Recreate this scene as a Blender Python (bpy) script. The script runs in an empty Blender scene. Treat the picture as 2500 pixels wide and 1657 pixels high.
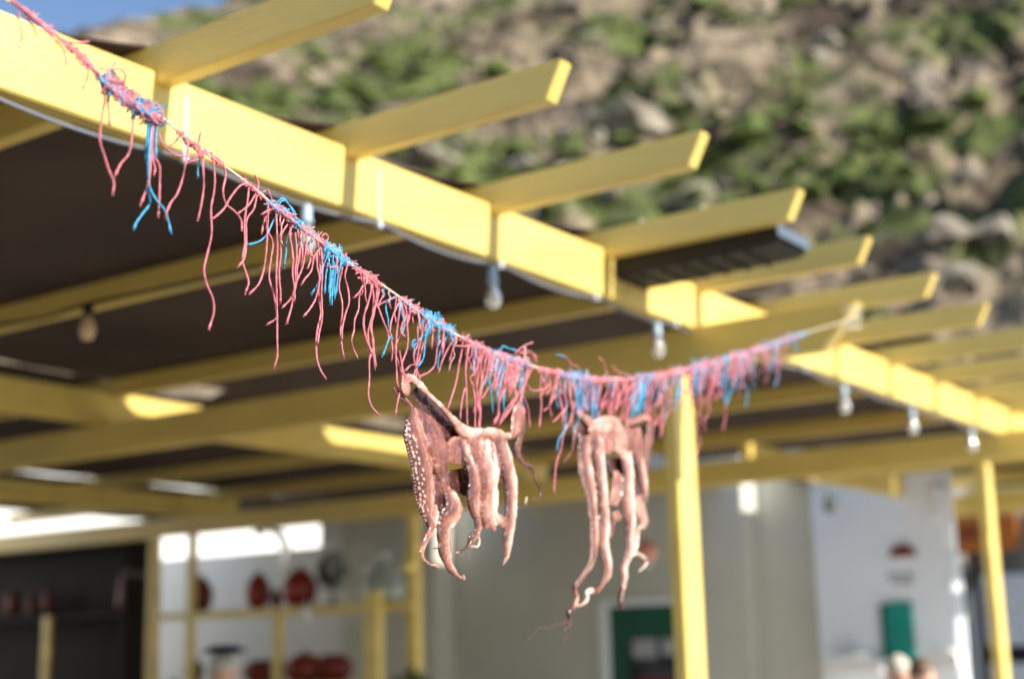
import bpy, bmesh, math, random
import numpy as np
from mathutils import Vector, Matrix, noise
from mathutils.bvhtree import BVHTree
random.seed(7); rng = np.random.default_rng(7)
S = bpy.context.scene
C = S.collection

# ------------------------------------------------------------------ camera
F = 50/36*2500; CX, CY = 1250.0, 828.5           # photograph is 2500 x 1657
def un(v): v = np.array(v, float); return v/np.linalg.norm(v)
_Y = un([3780-CX, 1519-CY, F]); _Z = un([870-CX, -15250-CY, F]); _Z = un(_Z-_Y*np.dot(_Y, _Z)); _X = np.cross(_Y, _Z)
R = np.array([_X, _Y, _Z])                       # camera (right, down, forward) -> world
RIGHT, DOWN, FWD = R[:, 0], R[:, 1], R[:, 2]
cam_d = bpy.data.cameras.new('camera'); cam = bpy.data.objects.new('camera', cam_d); C.objects.link(cam)
cam.matrix_world = Matrix([[RIGHT[i], -DOWN[i], -FWD[i], 0] for i in range(3)]+[[0, 0, 0, 1]])
cam_d.lens = 50; cam_d.sensor_width = 36; cam_d.sensor_fit = 'HORIZONTAL'
cam_d.clip_start = 0.05; cam_d.clip_end = 1000
cam_d.dof.use_dof = True; cam_d.dof.focus_distance = 2.22; cam_d.dof.aperture_fstop = 2.0
cam_d.dof.aperture_blades = 0
S.camera = cam
S.render.resolution_x = 1024; S.render.resolution_y = 678

# ------------------------------------------------------------------ light
SUN = Vector((1.0, 0.06, 0.69)).normalized()
W = bpy.data.worlds.new('World'); S.world = W; W.use_nodes = True
nt = W.node_tree; bg = nt.nodes['Background']
sky = nt.nodes.new('ShaderNodeTexSky'); sky.sky_type = 'NISHITA'; sky.sun_disc = False
sky.sun_elevation = math.asin(SUN.z); sky.sun_rotation = math.atan2(SUN.x, SUN.y)
sky.air_density = 1.0; sky.dust_density = 0.6; sky.ozone_density = 3.0
nt.links.new(sky.outputs[0], bg.inputs[0]); bg.inputs[1].default_value = 0.095
sd = bpy.data.lights.new('sun', 'SUN'); sd.energy = 4.6; sd.angle = math.radians(0.5); sd.color = (1.0, 0.955, 0.87)
so = bpy.data.objects.new('sun', sd); C.objects.link(so); so.rotation_euler = (-SUN).to_track_quat('-Z', 'Y').to_euler()
S.view_settings.view_transform = 'Standard'; S.view_settings.look = 'None'
S.view_settings.exposure = 0.95; S.view_settings.gamma = 1.0
try: S.view_settings.use_curve_mapping = False
except Exception: pass

# ------------------------------------------------------------------ helpers
def ray(px, py): return R @ np.array([px-CX, py-CY, F])
def on(px, py, ax, val): d = ray(px, py); return Vector(d*(val/d[ax]))
def at(px, py, depth): return Vector(ray(px, py)/F*depth)

def tag(o, label=None, cat=None, group=None, kind=None):
    if label: o['label'] = label
    if cat: o['category'] = cat
    if group: o['group'] = group
    if kind: o['kind'] = kind
    return o
def thing(name, loc, label, cat, group=None):
    o = bpy.data.objects.new(name, None); C.objects.link(o); o.location = loc; o.empty_display_size = 0.1
    return tag(o, label, cat, group)
def mesh_obj(name, me, mat=None, parent=None):
    o = bpy.data.objects.new(name, me); C.objects.link(o)
    if mat and not me.materials: me.materials.append(mat)
    if parent:
        o.parent = parent; o.matrix_parent_inverse = Matrix.Translation(-world_loc(parent))
    return o
def world_loc(o):
    v = Vector(o.location)
    if o.parent: v = o.matrix_parent_inverse @ v; v = v + world_loc(o.parent)
    return v
class MB:
    def __init__(s): s.v = []; s.f = []; s.sm = []
    def add(s, v, f, smooth=False):
        n = len(s.v); s.v += [tuple(p) for p in v]; s.f += [tuple(i+n for i in q) for q in f]; s.sm += [smooth]*len(f); return s
    def box(s, x0, x1, y0, y1, z0, z1, bev=0.0):
        if bev > 0:
            bm = bmesh.new(); bmesh.ops.create_cube(bm, size=1)
            for v in bm.verts: v.co = Vector(((x0+x1)/2+v.co.x*(x1-x0), (y0+y1)/2+v.co.y*(y1-y0), (z0+z1)/2+v.co.z*(z1-z0)))
            bmesh.ops.bevel(bm, geom=bm.edges[:], offset=bev, segments=2, affect='EDGES')
            bm.verts.index_update(); s.add([v.co[:] for v in bm.verts], [[v.index for v in f.verts] for f in bm.faces]); bm.free(); return s
        v = [(x, y, z) for x in (x0, x1) for y in (y0, y1) for z in (z0, z1)]
        return s.add(v, [(0, 1, 3, 2), (4, 6, 7, 5), (0, 4, 5, 1), (2, 3, 7, 6), (0, 2, 6, 4), (1, 5, 7, 3)])
    def prism_y(s, prof, y0, y1, bev=0.004):   # profile in (x, z), extruded along y
        bm = bmesh.new(); a = [bm.verts.new((p[0], y0, p[1])) for p in prof]; b = [bm.verts.new((p[0], y1, p[1])) for p in prof]
        n = len(prof); bm.faces.new(a); bm.faces.new(b[::-1])
        for i in range(n): bm.faces.new((a[(i+1) % n], a[i], b[i], b[(i+1) % n]))
        bmesh.ops.recalc_face_normals(bm, faces=bm.faces[:])
        if bev: bmesh.ops.bevel(bm, geom=bm.edges[:], offset=bev, segments=2, affect='EDGES')
        bm.verts.index_update(); s.add([v.co[:] for v in bm.verts], [[v.index for v in f.verts] for f in bm.faces]); bm.free(); return s
    def tube(s, pts, rad, sides=6, cap=True):
        v, f = sweep(pts, rad, sides, cap); return s.add(v, f, True)
    def lathe(s, prof, c, seg=24, axis=(0, 0, 1)):
        q = Vector((0, 0, 1)).rotation_difference(Vector(axis)); v = []; f = []; n = len(prof)
        for k in range(seg):
            a = 2*math.pi*k/seg
            for r, z in prof: v.append(Vector(c)+q @ Vector((r*math.cos(a), r*math.sin(a), z)))
        for k in range(seg):
            k2 = (k+1) % seg
            for i in range(n-1): f.append((k*n+i, k2*n+i, k2*n+i+1, k*n+i+1))
        return s.add(v, f, True)
    def mesh(s, name='m'):
        me = bpy.data.meshes.new(name); me.from_pydata(s.v, [], s.f); me.polygons.foreach_set('use_smooth', s.sm); me.update(); return me
    def build(s, name, mat, parent=None, **k): return tag(mesh_obj(name, s.mesh(name), mat, parent), **k)
def catmull(pts, sub=6):
    P = [np.array(p, float) for p in pts]; P = [2*P[0]-P[1]]+P+[2*P[-1]-P[-2]]; out = []
    for i in range(1, len(P)-2):
        for k in range(sub):
            t = k/sub; a, b, c, d = P[i-1:i+3]
            out.append(.5*((2*b)+(-a+c)*t+(2*a-5*b+4*c-d)*t*t+(-a+3*b-3*c+d)*t**3))
    out.append(P[-2]); return out
def sweep(pts, rad, sides=6, cap=True):
    P = [Vector(p) for p in pts]; n = len(P)
    if not hasattr(rad, '__len__'): rad = [rad]*n
    v = []; f = []; T = (P[1]-P[0]).normalized(); N = T.orthogonal().normalized()
    for i in range(n):
        t = (P[min(i+1, n-1)]-P[max(i-1, 0)])
        t = t.normalized() if t.length > 1e-9 else T
        N = (N-t*N.dot(t)); N = N.normalized() if N.length > 1e-6 else t.orthogonal().normalized(); B = t.cross(N); T = t
        for k in range(sides):
            a = 2*math.pi*k/sides; v.append(P[i]+(N*math.cos(a)+B*math.sin(a))*rad[i])
    for i in range(n-1):
        for k in range(sides):
            k2 = (k+1) % sides; f.append((i*sides+k, i*sides+k2, (i+1)*sides+k2, (i+1)*sides+k))
    if cap: f.append(tuple(range(sides))[::-1]); f.append(tuple((n-1)*sides+k for k in range(sides)))
    return v, f

# ------------------------------------------------------------------ materials
def mat(name, col, rough=0.6, spec=0.4, var=0.12, scale=6.0, bump=0.0, bscale=60, metal=0, sss=0, trans=0, stretch=None, col2=None, coat=0):
    m = bpy.data.materials.new(name); m.use_nodes = True; t = m.node_tree; b = t.nodes['Principled BSDF']
    b.inputs['Roughness'].default_value = rough; b.inputs['Specular IOR Level'].default_value = spec; b.inputs['Metallic'].default_value = metal
    if sss: b.inputs['Subsurface Weight'].default_value = sss; b.inputs['Subsurface Radius'].default_value = (.02, .008, .005); b.inputs['Subsurface Scale'].default_value = .12
    if trans: b.inputs['Transmission Weight'].default_value = trans
    if coat: b.inputs['Coat Weight'].default_value = coat; b.inputs['Coat Roughness'].default_value = .2
    tc = t.nodes.new('ShaderNodeTexCoord'); mp = t.nodes.new('ShaderNodeMapping'); t.links.new(tc.outputs['Object'], mp.inputs[0])
    if stretch: mp.inputs['Scale'].default_value = stretch
    n = t.nodes.new('ShaderNodeTexNoise'); n.inputs['Scale'].default_value = scale; n.inputs['Detail'].default_value = 6; t.links.new(mp.outputs[0], n.inputs['Vector'])
    r = t.nodes.new('ShaderNodeValToRGB'); r.color_ramp.elements[0].position = .3; r.color_ramp.elements[1].position = .7
    c2 = col2 or [c*(1-var) for c in col]; c1 = col if col2 else [min(1, c*(1+var*.6)) for c in col]
    r.color_ramp.elements[0].color = (*c2, 1); r.color_ramp.elements[1].color = (*c1, 1)
    t.links.new(n.outputs['Fac'], r.inputs[0]); t.links.new(r.outputs[0], b.inputs['Base Color'])
    if bump:
        n2 = t.nodes.new('ShaderNodeTexNoise'); n2.inputs['Scale'].default_value = bscale; n2.inputs['Detail'].default_value = 4; t.links.new(mp.outputs[0], n2.inputs['Vector'])
        bp = t.nodes.new('ShaderNodeBump'); bp.inputs['Strength'].default_value = bump; bp.inputs['Distance'].default_value = .01
        t.links.new(n2.outputs['Fac'], bp.inputs['Height']); t.links.new(bp.outputs[0], b.inputs['Normal'])
    return m
M = {}
M['yellow'] = mat('yellow_paint', (.80, .59, .155), .36, .6, .13, 5, .3, 40, stretch=(.35, .6, 1.6))
M['canopy'] = mat('brown_canvas', (.066, .043, .031), .85, .2, .38, 1.3, .2, 200)
M['cable_grey'] = mat('grey_cable', (.2, .21, .24), .5, .4)
M['cable_black'] = mat('black_cable', (.02, .02, .025), .5, .4)
M['tie'] = mat('white_tie', (.75, .78, .8), .35, .5)
M['socket'] = mat('grey_socket', (.32, .42, .5), .4, .5)
M['glass'] = mat('bulb_glass', (.95, .93, .88), .06, .7, .02, trans=.75)
M['filament'] = mat('filament_support', (.8, .55, .3), .4, .5)
M['black'] = mat('black_metal', (.020, .016, .013), .6, .35)
M['steel'] = mat('steel', (.13, .16, .19), .45, .5, metal=.3)
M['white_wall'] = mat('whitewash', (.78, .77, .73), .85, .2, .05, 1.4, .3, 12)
M['shaded_wall'] = mat('wall_shade_tone', (.62, .60, .50), .88, .2, .10, 1.1, .4, 10)  # same whitewash darkened: roof shade on the back walls put into the colour
M['skylit_wall'] = mat('wall_skylight_tone', (.84, .87, .91), .85, .2, .05, 1.2, .3, 12)  # same whitewash brightened and blued: sky light on the right wall as colour
M['darkfan'] = mat('dark_fan', (.05, .055, .04), .5, .4)
M['hut_shade'] = mat('shade_black_timber', (.014, .010, .008), .7, .2, .3, 4)  # dark timber blackened further for the shade a deep interior would have
M['wall_trim'] = mat('white_trim', (.82, .83, .82), .7, .3, .04, 2, .2, 20)
M['pipe'] = mat('white_pipe', (.82, .83, .84), .4, .5, .04)
M['green'] = mat('green_door', (.006, .085, .045), .45, .5, .15, 3, .1, 30)
M['teal'] = mat('teal_banner', (.02, .33, .27), .7, .3, .15, 5)
M['darkred'] = mat('dark_red', (.19, .018, .012), .4, .5, .3, 8)
M['redclay'] = mat('red_clay', (.30, .030, .018), .35, .5, .3, 9)
M['orange'] = mat('orange_board', (.55, .16, .02), .6, .4, .2, 6)
M['greyprint'] = mat('grey_print', (.42, .43, .42), .8, .2)
M['darkbrown'] = mat('dark_timber', (.035, .022, .014), .6, .3, .3, 4, stretch=(1, 1, 6))
M['navy'] = mat('navy_cloth', (.01, .014, .04), .8, .2)
M['skin'] = mat('skin', (.62, .36, .25), .55, .4, .08, 8, sss=.1)
M['hair'] = mat('brown_hair', (.12, .065, .035), .5, .5, .3, 30, .3, 150)
M['hairblond'] = mat('blonde_hair', (.55, .36, .2), .5, .5, .25, 30, .3, 150)
M['beige'] = mat('beige_cloth', (.55, .5, .42), .8, .2, .1, 20)
M['paving'] = mat('pale_paving', (.235, .22, .195), .85, .2, .2, .6, .3, 8)
M['rope'] = mat('cream_rope', (.78, .70, .52), .8, .2, .25, 300, .5, 500)
M['pink'] = mat('pink_twine', (.84, .24, .28), .65, .3, .4, 45, .6, 900)
M['paleends'] = mat('faded_pink_twine', (.82, .38, .36), .7, .3, .2, 80, .5, 900)
M['blue'] = mat('blue_twine', (.09, .45, .74), .6, .3, .45, 60, .6, 900)
M['coil'] = mat('grey_green_rope', (.14, .15, .10), .8, .2, .3, 30)
M['jar'] = mat('pale_glass', (.55, .62, .58), .15, .6, .1, 4, trans=.35)
M['leaf'] = mat('leaf_green', (.05, .12, .025), .6, .3, .4, 8)
M['van'] = mat('white_van_paint', (.72, .76, .8), .3, .5, .03)
M['vanglass'] = mat('dark_glass', (.01, .014, .022), .08, .6)

def skin_mat():
    m = mat('octopus_skin', (.62, .33, .26), .36, .5, 0, 9, sss=.04, coat=.8); t = m.node_tree; b = t.nodes['Principled BSDF']
    b.inputs['Subsurface Scale'].default_value = .12
    tc = t.nodes.new('ShaderNodeTexCoord'); at_ = t.nodes.new('ShaderNodeAttribute'); at_.attribute_name = 'pigment_shade'
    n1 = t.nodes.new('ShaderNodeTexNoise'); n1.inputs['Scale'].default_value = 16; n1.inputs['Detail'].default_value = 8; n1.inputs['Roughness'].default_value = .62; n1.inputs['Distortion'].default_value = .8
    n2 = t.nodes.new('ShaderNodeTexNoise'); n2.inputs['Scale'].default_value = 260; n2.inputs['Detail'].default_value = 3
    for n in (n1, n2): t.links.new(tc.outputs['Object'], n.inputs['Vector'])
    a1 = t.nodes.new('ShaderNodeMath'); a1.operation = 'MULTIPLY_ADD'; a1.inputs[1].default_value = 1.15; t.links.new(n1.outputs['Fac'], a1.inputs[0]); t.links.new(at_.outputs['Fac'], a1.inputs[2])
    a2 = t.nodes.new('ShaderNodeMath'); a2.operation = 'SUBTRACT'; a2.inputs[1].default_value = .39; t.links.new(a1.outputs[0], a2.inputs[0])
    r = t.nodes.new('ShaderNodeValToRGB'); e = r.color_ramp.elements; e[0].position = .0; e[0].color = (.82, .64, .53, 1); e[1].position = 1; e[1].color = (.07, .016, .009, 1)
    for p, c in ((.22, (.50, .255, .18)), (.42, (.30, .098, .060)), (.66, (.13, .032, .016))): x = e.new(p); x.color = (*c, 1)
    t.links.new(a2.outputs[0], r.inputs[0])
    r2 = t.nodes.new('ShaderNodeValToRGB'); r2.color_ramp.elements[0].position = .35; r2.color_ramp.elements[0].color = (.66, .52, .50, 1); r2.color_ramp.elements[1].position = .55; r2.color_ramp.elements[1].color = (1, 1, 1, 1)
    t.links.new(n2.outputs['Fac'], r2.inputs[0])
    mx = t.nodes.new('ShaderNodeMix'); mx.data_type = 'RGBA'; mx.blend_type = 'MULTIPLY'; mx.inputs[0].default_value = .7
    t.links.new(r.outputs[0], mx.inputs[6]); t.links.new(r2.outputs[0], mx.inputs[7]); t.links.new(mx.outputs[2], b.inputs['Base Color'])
    n3 = t.nodes.new('ShaderNodeTexNoise'); n3.inputs['Scale'].default_value = 80; n3.inputs['Detail'].default_value = 6; n3.inputs['Distortion'].default_value = 1.2
    t.links.new(tc.outputs['Object'], n3.inputs['Vector'])
    bp = t.nodes.new('ShaderNodeBump'); bp.inputs['Strength'].default_value = .8; bp.inputs['Distance'].default_value = .005
    t.links.new(n3.outputs['Fac'], bp.inputs['Height']); t.links.new(bp.outputs[0], b.inputs['Normal'])
    return m
M['octo'] = skin_mat()
M['sucker'] = mat('pale_sucker', (.46, .27, .215), .3, .5, .12, 60, sss=.15, coat=.3)

def hill_mat():
    m = bpy.data.materials.new('hillside'); m.use_nodes = True; t = m.node_tree; b = t.nodes['Principled BSDF']
    b.inputs['Roughness'].default_value = .95; b.inputs['Specular IOR Level'].default_value = .15
    tc = t.nodes.new('ShaderNodeTexCoord')
    def ns(sc, det=6, ro=.6):
        n = t.nodes.new('ShaderNodeTexNoise'); n.inputs['Scale'].default_value = sc; n.inputs['Detail'].default_value = det; n.inputs['Roughness'].default_value = ro
        t.links.new(tc.outputs['Object'], n.inputs['Vector']); return n
    def ramp(n, p0, c0, p1, c1):
        r = t.nodes.new('ShaderNodeValToRGB'); e = r.color_ramp.elements; e[0].position = p0; e[0].color = (*c0, 1); e[1].position = p1; e[1].color = (*c1, 1); t.links.new(n.outputs['Fac'], r.inputs[0]); return r
    a = ramp(ns(.22, 8, .66), .40, (.075, .055, .036), .60, (.31, .245, .165))
    g = ramp(ns(.15, 8, .64), .50, (0, 0, 0), .555, (.9, .9, .9))
    gc = ramp(ns(1.6), .35, (.035, .05, .014), .65, (.12, .15, .04))
    dk = ramp(ns(.8, 8, .72), .40, (.16, .16, .17), .53, (1, 1, 1))
    mx = t.nodes.new('ShaderNodeMix'); mx.data_type = 'RGBA'; t.links.new(g.outputs[0], mx.inputs[0]); t.links.new(a.outputs[0], mx.inputs[6]); t.links.new(gc.outputs[0], mx.inputs[7])
    m2 = t.nodes.new('ShaderNodeMix'); m2.data_type = 'RGBA'; m2.blend_type = 'MULTIPLY'; m2.inputs[0].default_value = .9
    t.links.new(mx.outputs[2], m2.inputs[6]); t.links.new(dk.outputs[0], m2.inputs[7]); t.links.new(m2.outputs[2], b.inputs['Base Color'])
    return m
M['hill'] = hill_mat()
M['boulder'] = mat('pale_rock', (.33, .29, .225), .9, .2, .4, .9, .6, 3, col2=(.10, .08, .06))
M['scrub'] = mat('scrub', (.115, .145, .04), .9, .15, .4, 1.2, .8, 6, col2=(.065, .08, .028))

# ------------------------------------------------------------------ ground and hill
gm = MB(); gm.add([(-300, -300, -1.6), (300, -300, -1.6), (300, 300, -1.6), (-300, 300, -1.6)], [(0, 1, 2, 3)])
gm.build('ground', M['paving'], kind='structure')

M['bounce_slabs'] = mat('bounce_slab_pale', (.62, .60, .56), .8, .2, .1, .8, .3, 8)
tg = MB()  # unseen pale slabs added to bounce sun onto the right wall
for i_ in range(9):
    for k_ in range(7): tg.box(-7.0+i_*1.0+.006, -6.0+i_*1.0-.006, 6.2+k_*.88+.006, 7.08+k_*.88-.006, -1.62, -1.585+random.uniform(-.002, .002))
tg.build('bounce_slabs', M['bounce_slabs'], kind='structure')
def hill_pt(phi, r):
    # phi in degrees, world azimuth; r horizontal distance
    rc = np.interp(phi, [92, 130, 137.7, 142, 150, 160], [125, 112, 80, 70, 58, 50])
    z = -1.75+.66*(min(r, rc)-20)
    if r > rc: z -= .35*(r-rc)
    if z < -1.75: z = -1.75
    rockiness = np.interp(phi, [105, 120, 132, 140], [2.1, 1.6, .75, .3])
    c = Vector((r*math.cos(math.radians(phi)), r*math.sin(math.radians(phi)), 0))
    q = Vector((c.x, c.y, z))
    q2 = Vector((q.x+q.z*.7, q.y, q.z*1.3)); n = noise.fractal(q*.10, .9, 2.1, 4)*1.3+(1-abs(noise.noise(q2*.35)))*1.1+(1-abs(noise.noise(q2*.9+Vector((5, 3, 1)))))*.9+noise.noise(q2*1.9)*.40+noise.noise(q*3.5)*.12+noise.noise(q*.2+Vector((3, 3, 3)))*1.3
    amp = min(1, max(0, (r-19)/8))
    side = (noise.noise(q*.33+Vector((9, 0, 0))))*1.6*rockiness*amp
    c += Vector((-math.sin(math.radians(phi)), math.cos(math.radians(phi)), 0))*side
    return Vector((c.x, c.y, z+(n-1.6)*rockiness*amp*(1.0)))
phis = np.linspace(90, 158, 330); rs = np.concatenate([np.linspace(18, 60, 150), np.linspace(60.4, 132, 150)])
hv = [hill_pt(p, r) for p in phis for r in rs]; nr = len(rs)
hf = [(i*nr+j, i*nr+j+1, (i+1)*nr+j+1, (i+1)*nr+j) for i in range(len(phis)-1) for j in range(nr-1)]
hm = MB(); hm.add(hv, hf, True); hm.build('hillside', M['hill'], kind='structure')
def scatter(name, n, mt, rmin, rmax, flat, label, cat, sub=2, cond=None, jit=.35):
    bm = bmesh.new(); bmesh.ops.create_icosphere(bm, subdivisions=sub, radius=1); bv = [v.co.copy() for v in bm.verts]; bf = [[v.index for v in f.verts] for f in bm.faces]; bm.free()
    mb = MB(); k = 0
    while k < n:
        phi = random.uniform(99, 149); r = 21+105*random.random()**1.1
        if cond and not cond(phi, r): continue
        p = hill_pt(phi, r); s = random.uniform(rmin, rmax)*(1 if random.random() < .85 else 1.8); off = Vector((random.random()*99, random.random()*99, 0))
        rot = Matrix.Rotation(random.random()*6.28, 3, 'Z') @ Matrix.Rotation(random.uniform(-.5, .5), 3, 'X'); sx = random.uniform(.7, 1.5)
        vv = []
        for v in bv:
            d = 1+jit*noise.noise(v*1.6+off)*2
            vv.append(p+rot @ Vector((v.x*d*s*sx, v.y*d*s, v.z*d*s*flat)))
        mb.add(vv, bf, False); k += 1
    return mb.build(name, mt, label=label, cat=cat, kind='stuff')
scatter('boulders', 800, M['boulder'], .08, .36, .8, 'pale rocks strewn over the hillside above the building', 'rocks', cond=lambda p, r: random.random() < np.interp(p, [105, 122, 130, 136, 142], [1, .8, .3, .04, 0]))
scatter('boulders', 200, M['boulder'], .35, .85, .7, 'larger pale rock slabs scattered among the smaller rocks on the hillside', 'rocks', cond=lambda p, r: p < 134 and noise.noise(hill_pt(p, r)*.06+Vector((7, 1, 2))) > 0)
scatter('hill_shrubs', 3400, M['scrub'], .14, .55, .55, 'low green scrub growing between the hillside rocks', 'shrubs', sub=1, cond=lambda p, r: noise.noise(hill_pt(p, r)*.07) > .06 and (p < 134 or r < 60), jit=.6)

# ------------------------------------------------------------------ pergola
pg = thing('pergola', (-2.7, 4.95, -1.6), 'long yellow timber pergola with projecting rafters and brown canopy', 'pergola')
BX = (-2.66, -2.60)      # outer beam
YJ = [(.84+.267*j)*2.6 for j in range(-8, 38)]
def rafter(y, x0=-13.0, tail=-1.83, zt=1.478, zb=1.375, th=.05, name='rafter'):
    return MB().prism_y([(x0, zb), (tail-.05, zb), (tail, zt-.006), (tail-.008, zt), (x0, zt)], y, y+th, .003).build(name, M['yellow'], pg)
for j, y in enumerate(YJ):
    if y > 26: break
    rafter(y, x0=(-2.72 if j % 2 else (-13.0 if y < 9.4 else (-5.7 if y < 10.5 else -4.7))), tail=-1.845+random.uniform(-.025, .025), zt=1.478+random.uniform(-.004, .004))
def beam(x0, x1, y0, y1, zb=1.225, zt=1.405): return MB().box(x0, x1, y0, y1, zb, zt, .004).build('beam', M['yellow'], pg)
beam(BX[0], BX[1], -6, 4.40); beam(BX[0], BX[1], 4.403, 12.0); beam(BX[0], BX[1], 12.003, 26)
beam(-6.26, -6.20, -4, 9.2); beam(-9.9, -9.84, -3, 9.4)
beam(-4.58, -4.52, 9.3, 13.3)
def girder(y, x1=-1.908, x0=-13.0, th=.075):
    return MB().prism_y([(x0, 1.055), (x1-.15, 1.055), (x1-.02, 1.19), (x1, 1.215), (x1-.01, 1.222), (x0, 1.222)], y, y+th, .004).build('girder', M['yellow'], pg)
girder(4.90); girder(8.80); girder(12.7, x0=-4.8); girder(1.0, x1=-2.4)
def post(x1, y0, sx=.055, sy=.155, z1=1.052): return MB().box(x1-sx, x1, y0, y0+sy, -1.6, z1, .004).build('post', M['yellow'], pg)
post(-2.687, 4.9); post(-2.70, 8.82); post(-2.70, 12.72); post(-2.687, 1.0)
post(-7.24, 8.83, .09, .09); post(-10.33, 8.83, .08, .09); 
# rafters' short blocks resting on the outer beam are the notched rafters themselves; canopy above
def canopy(xf, xb, y0, y1, name='canopy'):
    ys = list(np.arange(y0, y1, .0694)); xs = np.linspace(0, 1, 30); v = []
    for y in ys:
        ph = ((y-YJ[0]) % (.267*2.6))/(.267*2.6); a, b = xf(y, ph), xb(y, ph)
        for t in xs: v.append((a+(b-a)*t, y, 1.486-.012*4*ph*(1-ph)*(.5+.5*math.sin(t*9+y))+.006*noise.noise(Vector((t*8, y*2, 1)))))
    n = len(xs); f = [(i*n+k, i*n+k+1, (i+1)*n+k+1, (i+1)*n+k) for i in range(len(ys)-1) for k in range(n-1)]
    o = MB().add(v, f, True).build(name, M['canopy'], pg); md = o.modifiers.new('thickness', 'SOLIDIFY'); md.thickness = .006; md.offset = 1
    return o
front = lambda y, ph: -2.64-.065*8*ph*(1-ph)*(.75+.5*noise.noise(Vector((y*.7, 2.6, 0))))
def soft(y, spans, w=.12): return max(min(1, max(0, (y-a)/w))*min(1, max(0, (b-y)/w)) for a, b in spans)
gap1 = [(3.55, 4.78), (5.0, 5.72), (6.6, 7.75)]
canopy(front, lambda y, ph: -6.235+(.275 if y > 4.9 else .05)*soft(y, gap1), YJ[0], 9.4)
canopy(front, lambda y, ph: -5.62, 9.4, 10.5); canopy(front, lambda y, ph: -4.62, 10.5, 12.2); canopy(front, lambda y, ph: -5.72, 12.2, 12.7); canopy(front, lambda y, ph: -4.0, 12.7, 25)
canopy(lambda y, ph: -6.262-.14*soft(y, [(5.0, 5.72)]), lambda y, ph: -9.84, YJ[0], 11.5)
canopy(lambda y, ph: -6.262, lambda y, ph: -8.72, 11.5, 12.55)
canopy(lambda y, ph: -9.90-.03*soft(y, [(8.0, 8.5), (8.8, 9.2)]), lambda y, ph: -12.6, YJ[0], 11.5)
canopy(lambda y, ph: -9.62, lambda y, ph: -12.6, 11.5, 12.55)

# string lights clipped under the outer beam
sl = thing('string_lights', (-2.63, 2, 1.2), 'festoon cable with clear bulbs clipped under the front pergola beam', 'string lights')
def cable(xc, pts, sag, rad, mt, name='cable'):
    P = []
    for (ya, yb) in zip(pts[:-1], pts[1:]):
        for k in range(10):
            t = k/10; P.append((xc+.006*math.sin(ya*9+t*3), ya+(yb-ya)*t, 1.222-.006-sag*4*t*(1-t)))
    P.append((xc, pts[-1], 1.216)); return MB().tube(P, rad, 6).build(name, mt, sl)
clips = [-.3, .55, 1.60, 2.28, 3.02, 3.62, 4.2, 4.78, 5.4, 6.0, 6.62, 7.3, 7.95, 8.6, 9.3]
cable(-2.605, clips, .024, .0042, M['cable_grey']); cable(-2.628, [c+.12 for c in clips], .012, .005, M['cable_black'])
def bulb(p, parent=sl, s=1.0):
    x, y, z = p
    so_ = MB().lathe([(0, .0), (.012*s, 0), (.019*s, -.012*s), (.019*s, -.05*s), (.024*s, -.058*s), (.022*s, -.066*s), (0, -.066*s)], (x, y, z), 16).build('socket', M['socket'], parent)
    g = MB().lathe([(.013*s, -.064*s), (.016*s, -.078*s), (.028*s, -.105*s), (.032*s, -.128*s), (.027*s, -.148*s), (.014*s, -.160*s), (0, -.163*s)], (x, y, z), 18).build('bulb', M['glass'], so_)
    MB().lathe([(0, -.07*s), (.006*s, -.075*s), (.009*s, -.12*s), (.004*s, -.135*s), (0, -.136*s)], (x, y, z), 8).build('filament', M['filament'], so_)
for (px, py, dy) in [(748, 520, 0), (1202, 643, 0), (1603, 785, 0), (2058, 935, 0), (2226, 1005, 0), (2370, 1050, 0), (-45, 190, 0)]:
    p = on(px, py, 0, -2.612); bulb((p.x, p.y, 1.20), s=.85)
for y in [1.02, 1.60, 2.28, 3.02]:
    MB().box(-2.5985, -2.596, y-.003, y+.003, 1.212, 1.37, .0008).box(-2.607, -2.590, y-.007, y+.007, 1.196, 1.214, .002).build('cable_tie', M['tie'], sl)
for y in [3.62, 4.2, 4.78, 6.0, 7.3]:
    MB().box(-2.612, -2.592, y-.007, y+.007, 1.200, 1.222, .002).build('cable_tie', M['tie'], sl)

def wire_run(px_pts, z, label, cat):
    return
# second string inside, running under a rafter
s2 = thing('inner_string_lights', (-4.5, 3.6, 1.35), 'dark festoon cable with unlit bulb looping under the canopy at left', 'string lights')
pts = [on(px, py, 2, 1.37-dz) for px, py, dz in [(-60, 800, 0), (60, 785, .03), (130, 770, .04), (215, 742, .01), (420, 700, .03), (560, 668, .02), (640, 650, 0)]]
MB().tube(catmull(pts, 6), .008, 6).build('cable', M['cable_black'], s2)
p = on(216, 742, 2, 1.35)
so_ = MB().lathe([(0, 0), (.02, 0), (.022, -.05), (0, -.055)], p, 12).build('socket', M['black'], s2)
MB().lathe([(.013, -.05), (.028, -.085), (.032, -.11), (.02, -.14), (0, -.147)], p, 14).build('bulb', M['filament'], so_)

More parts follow.
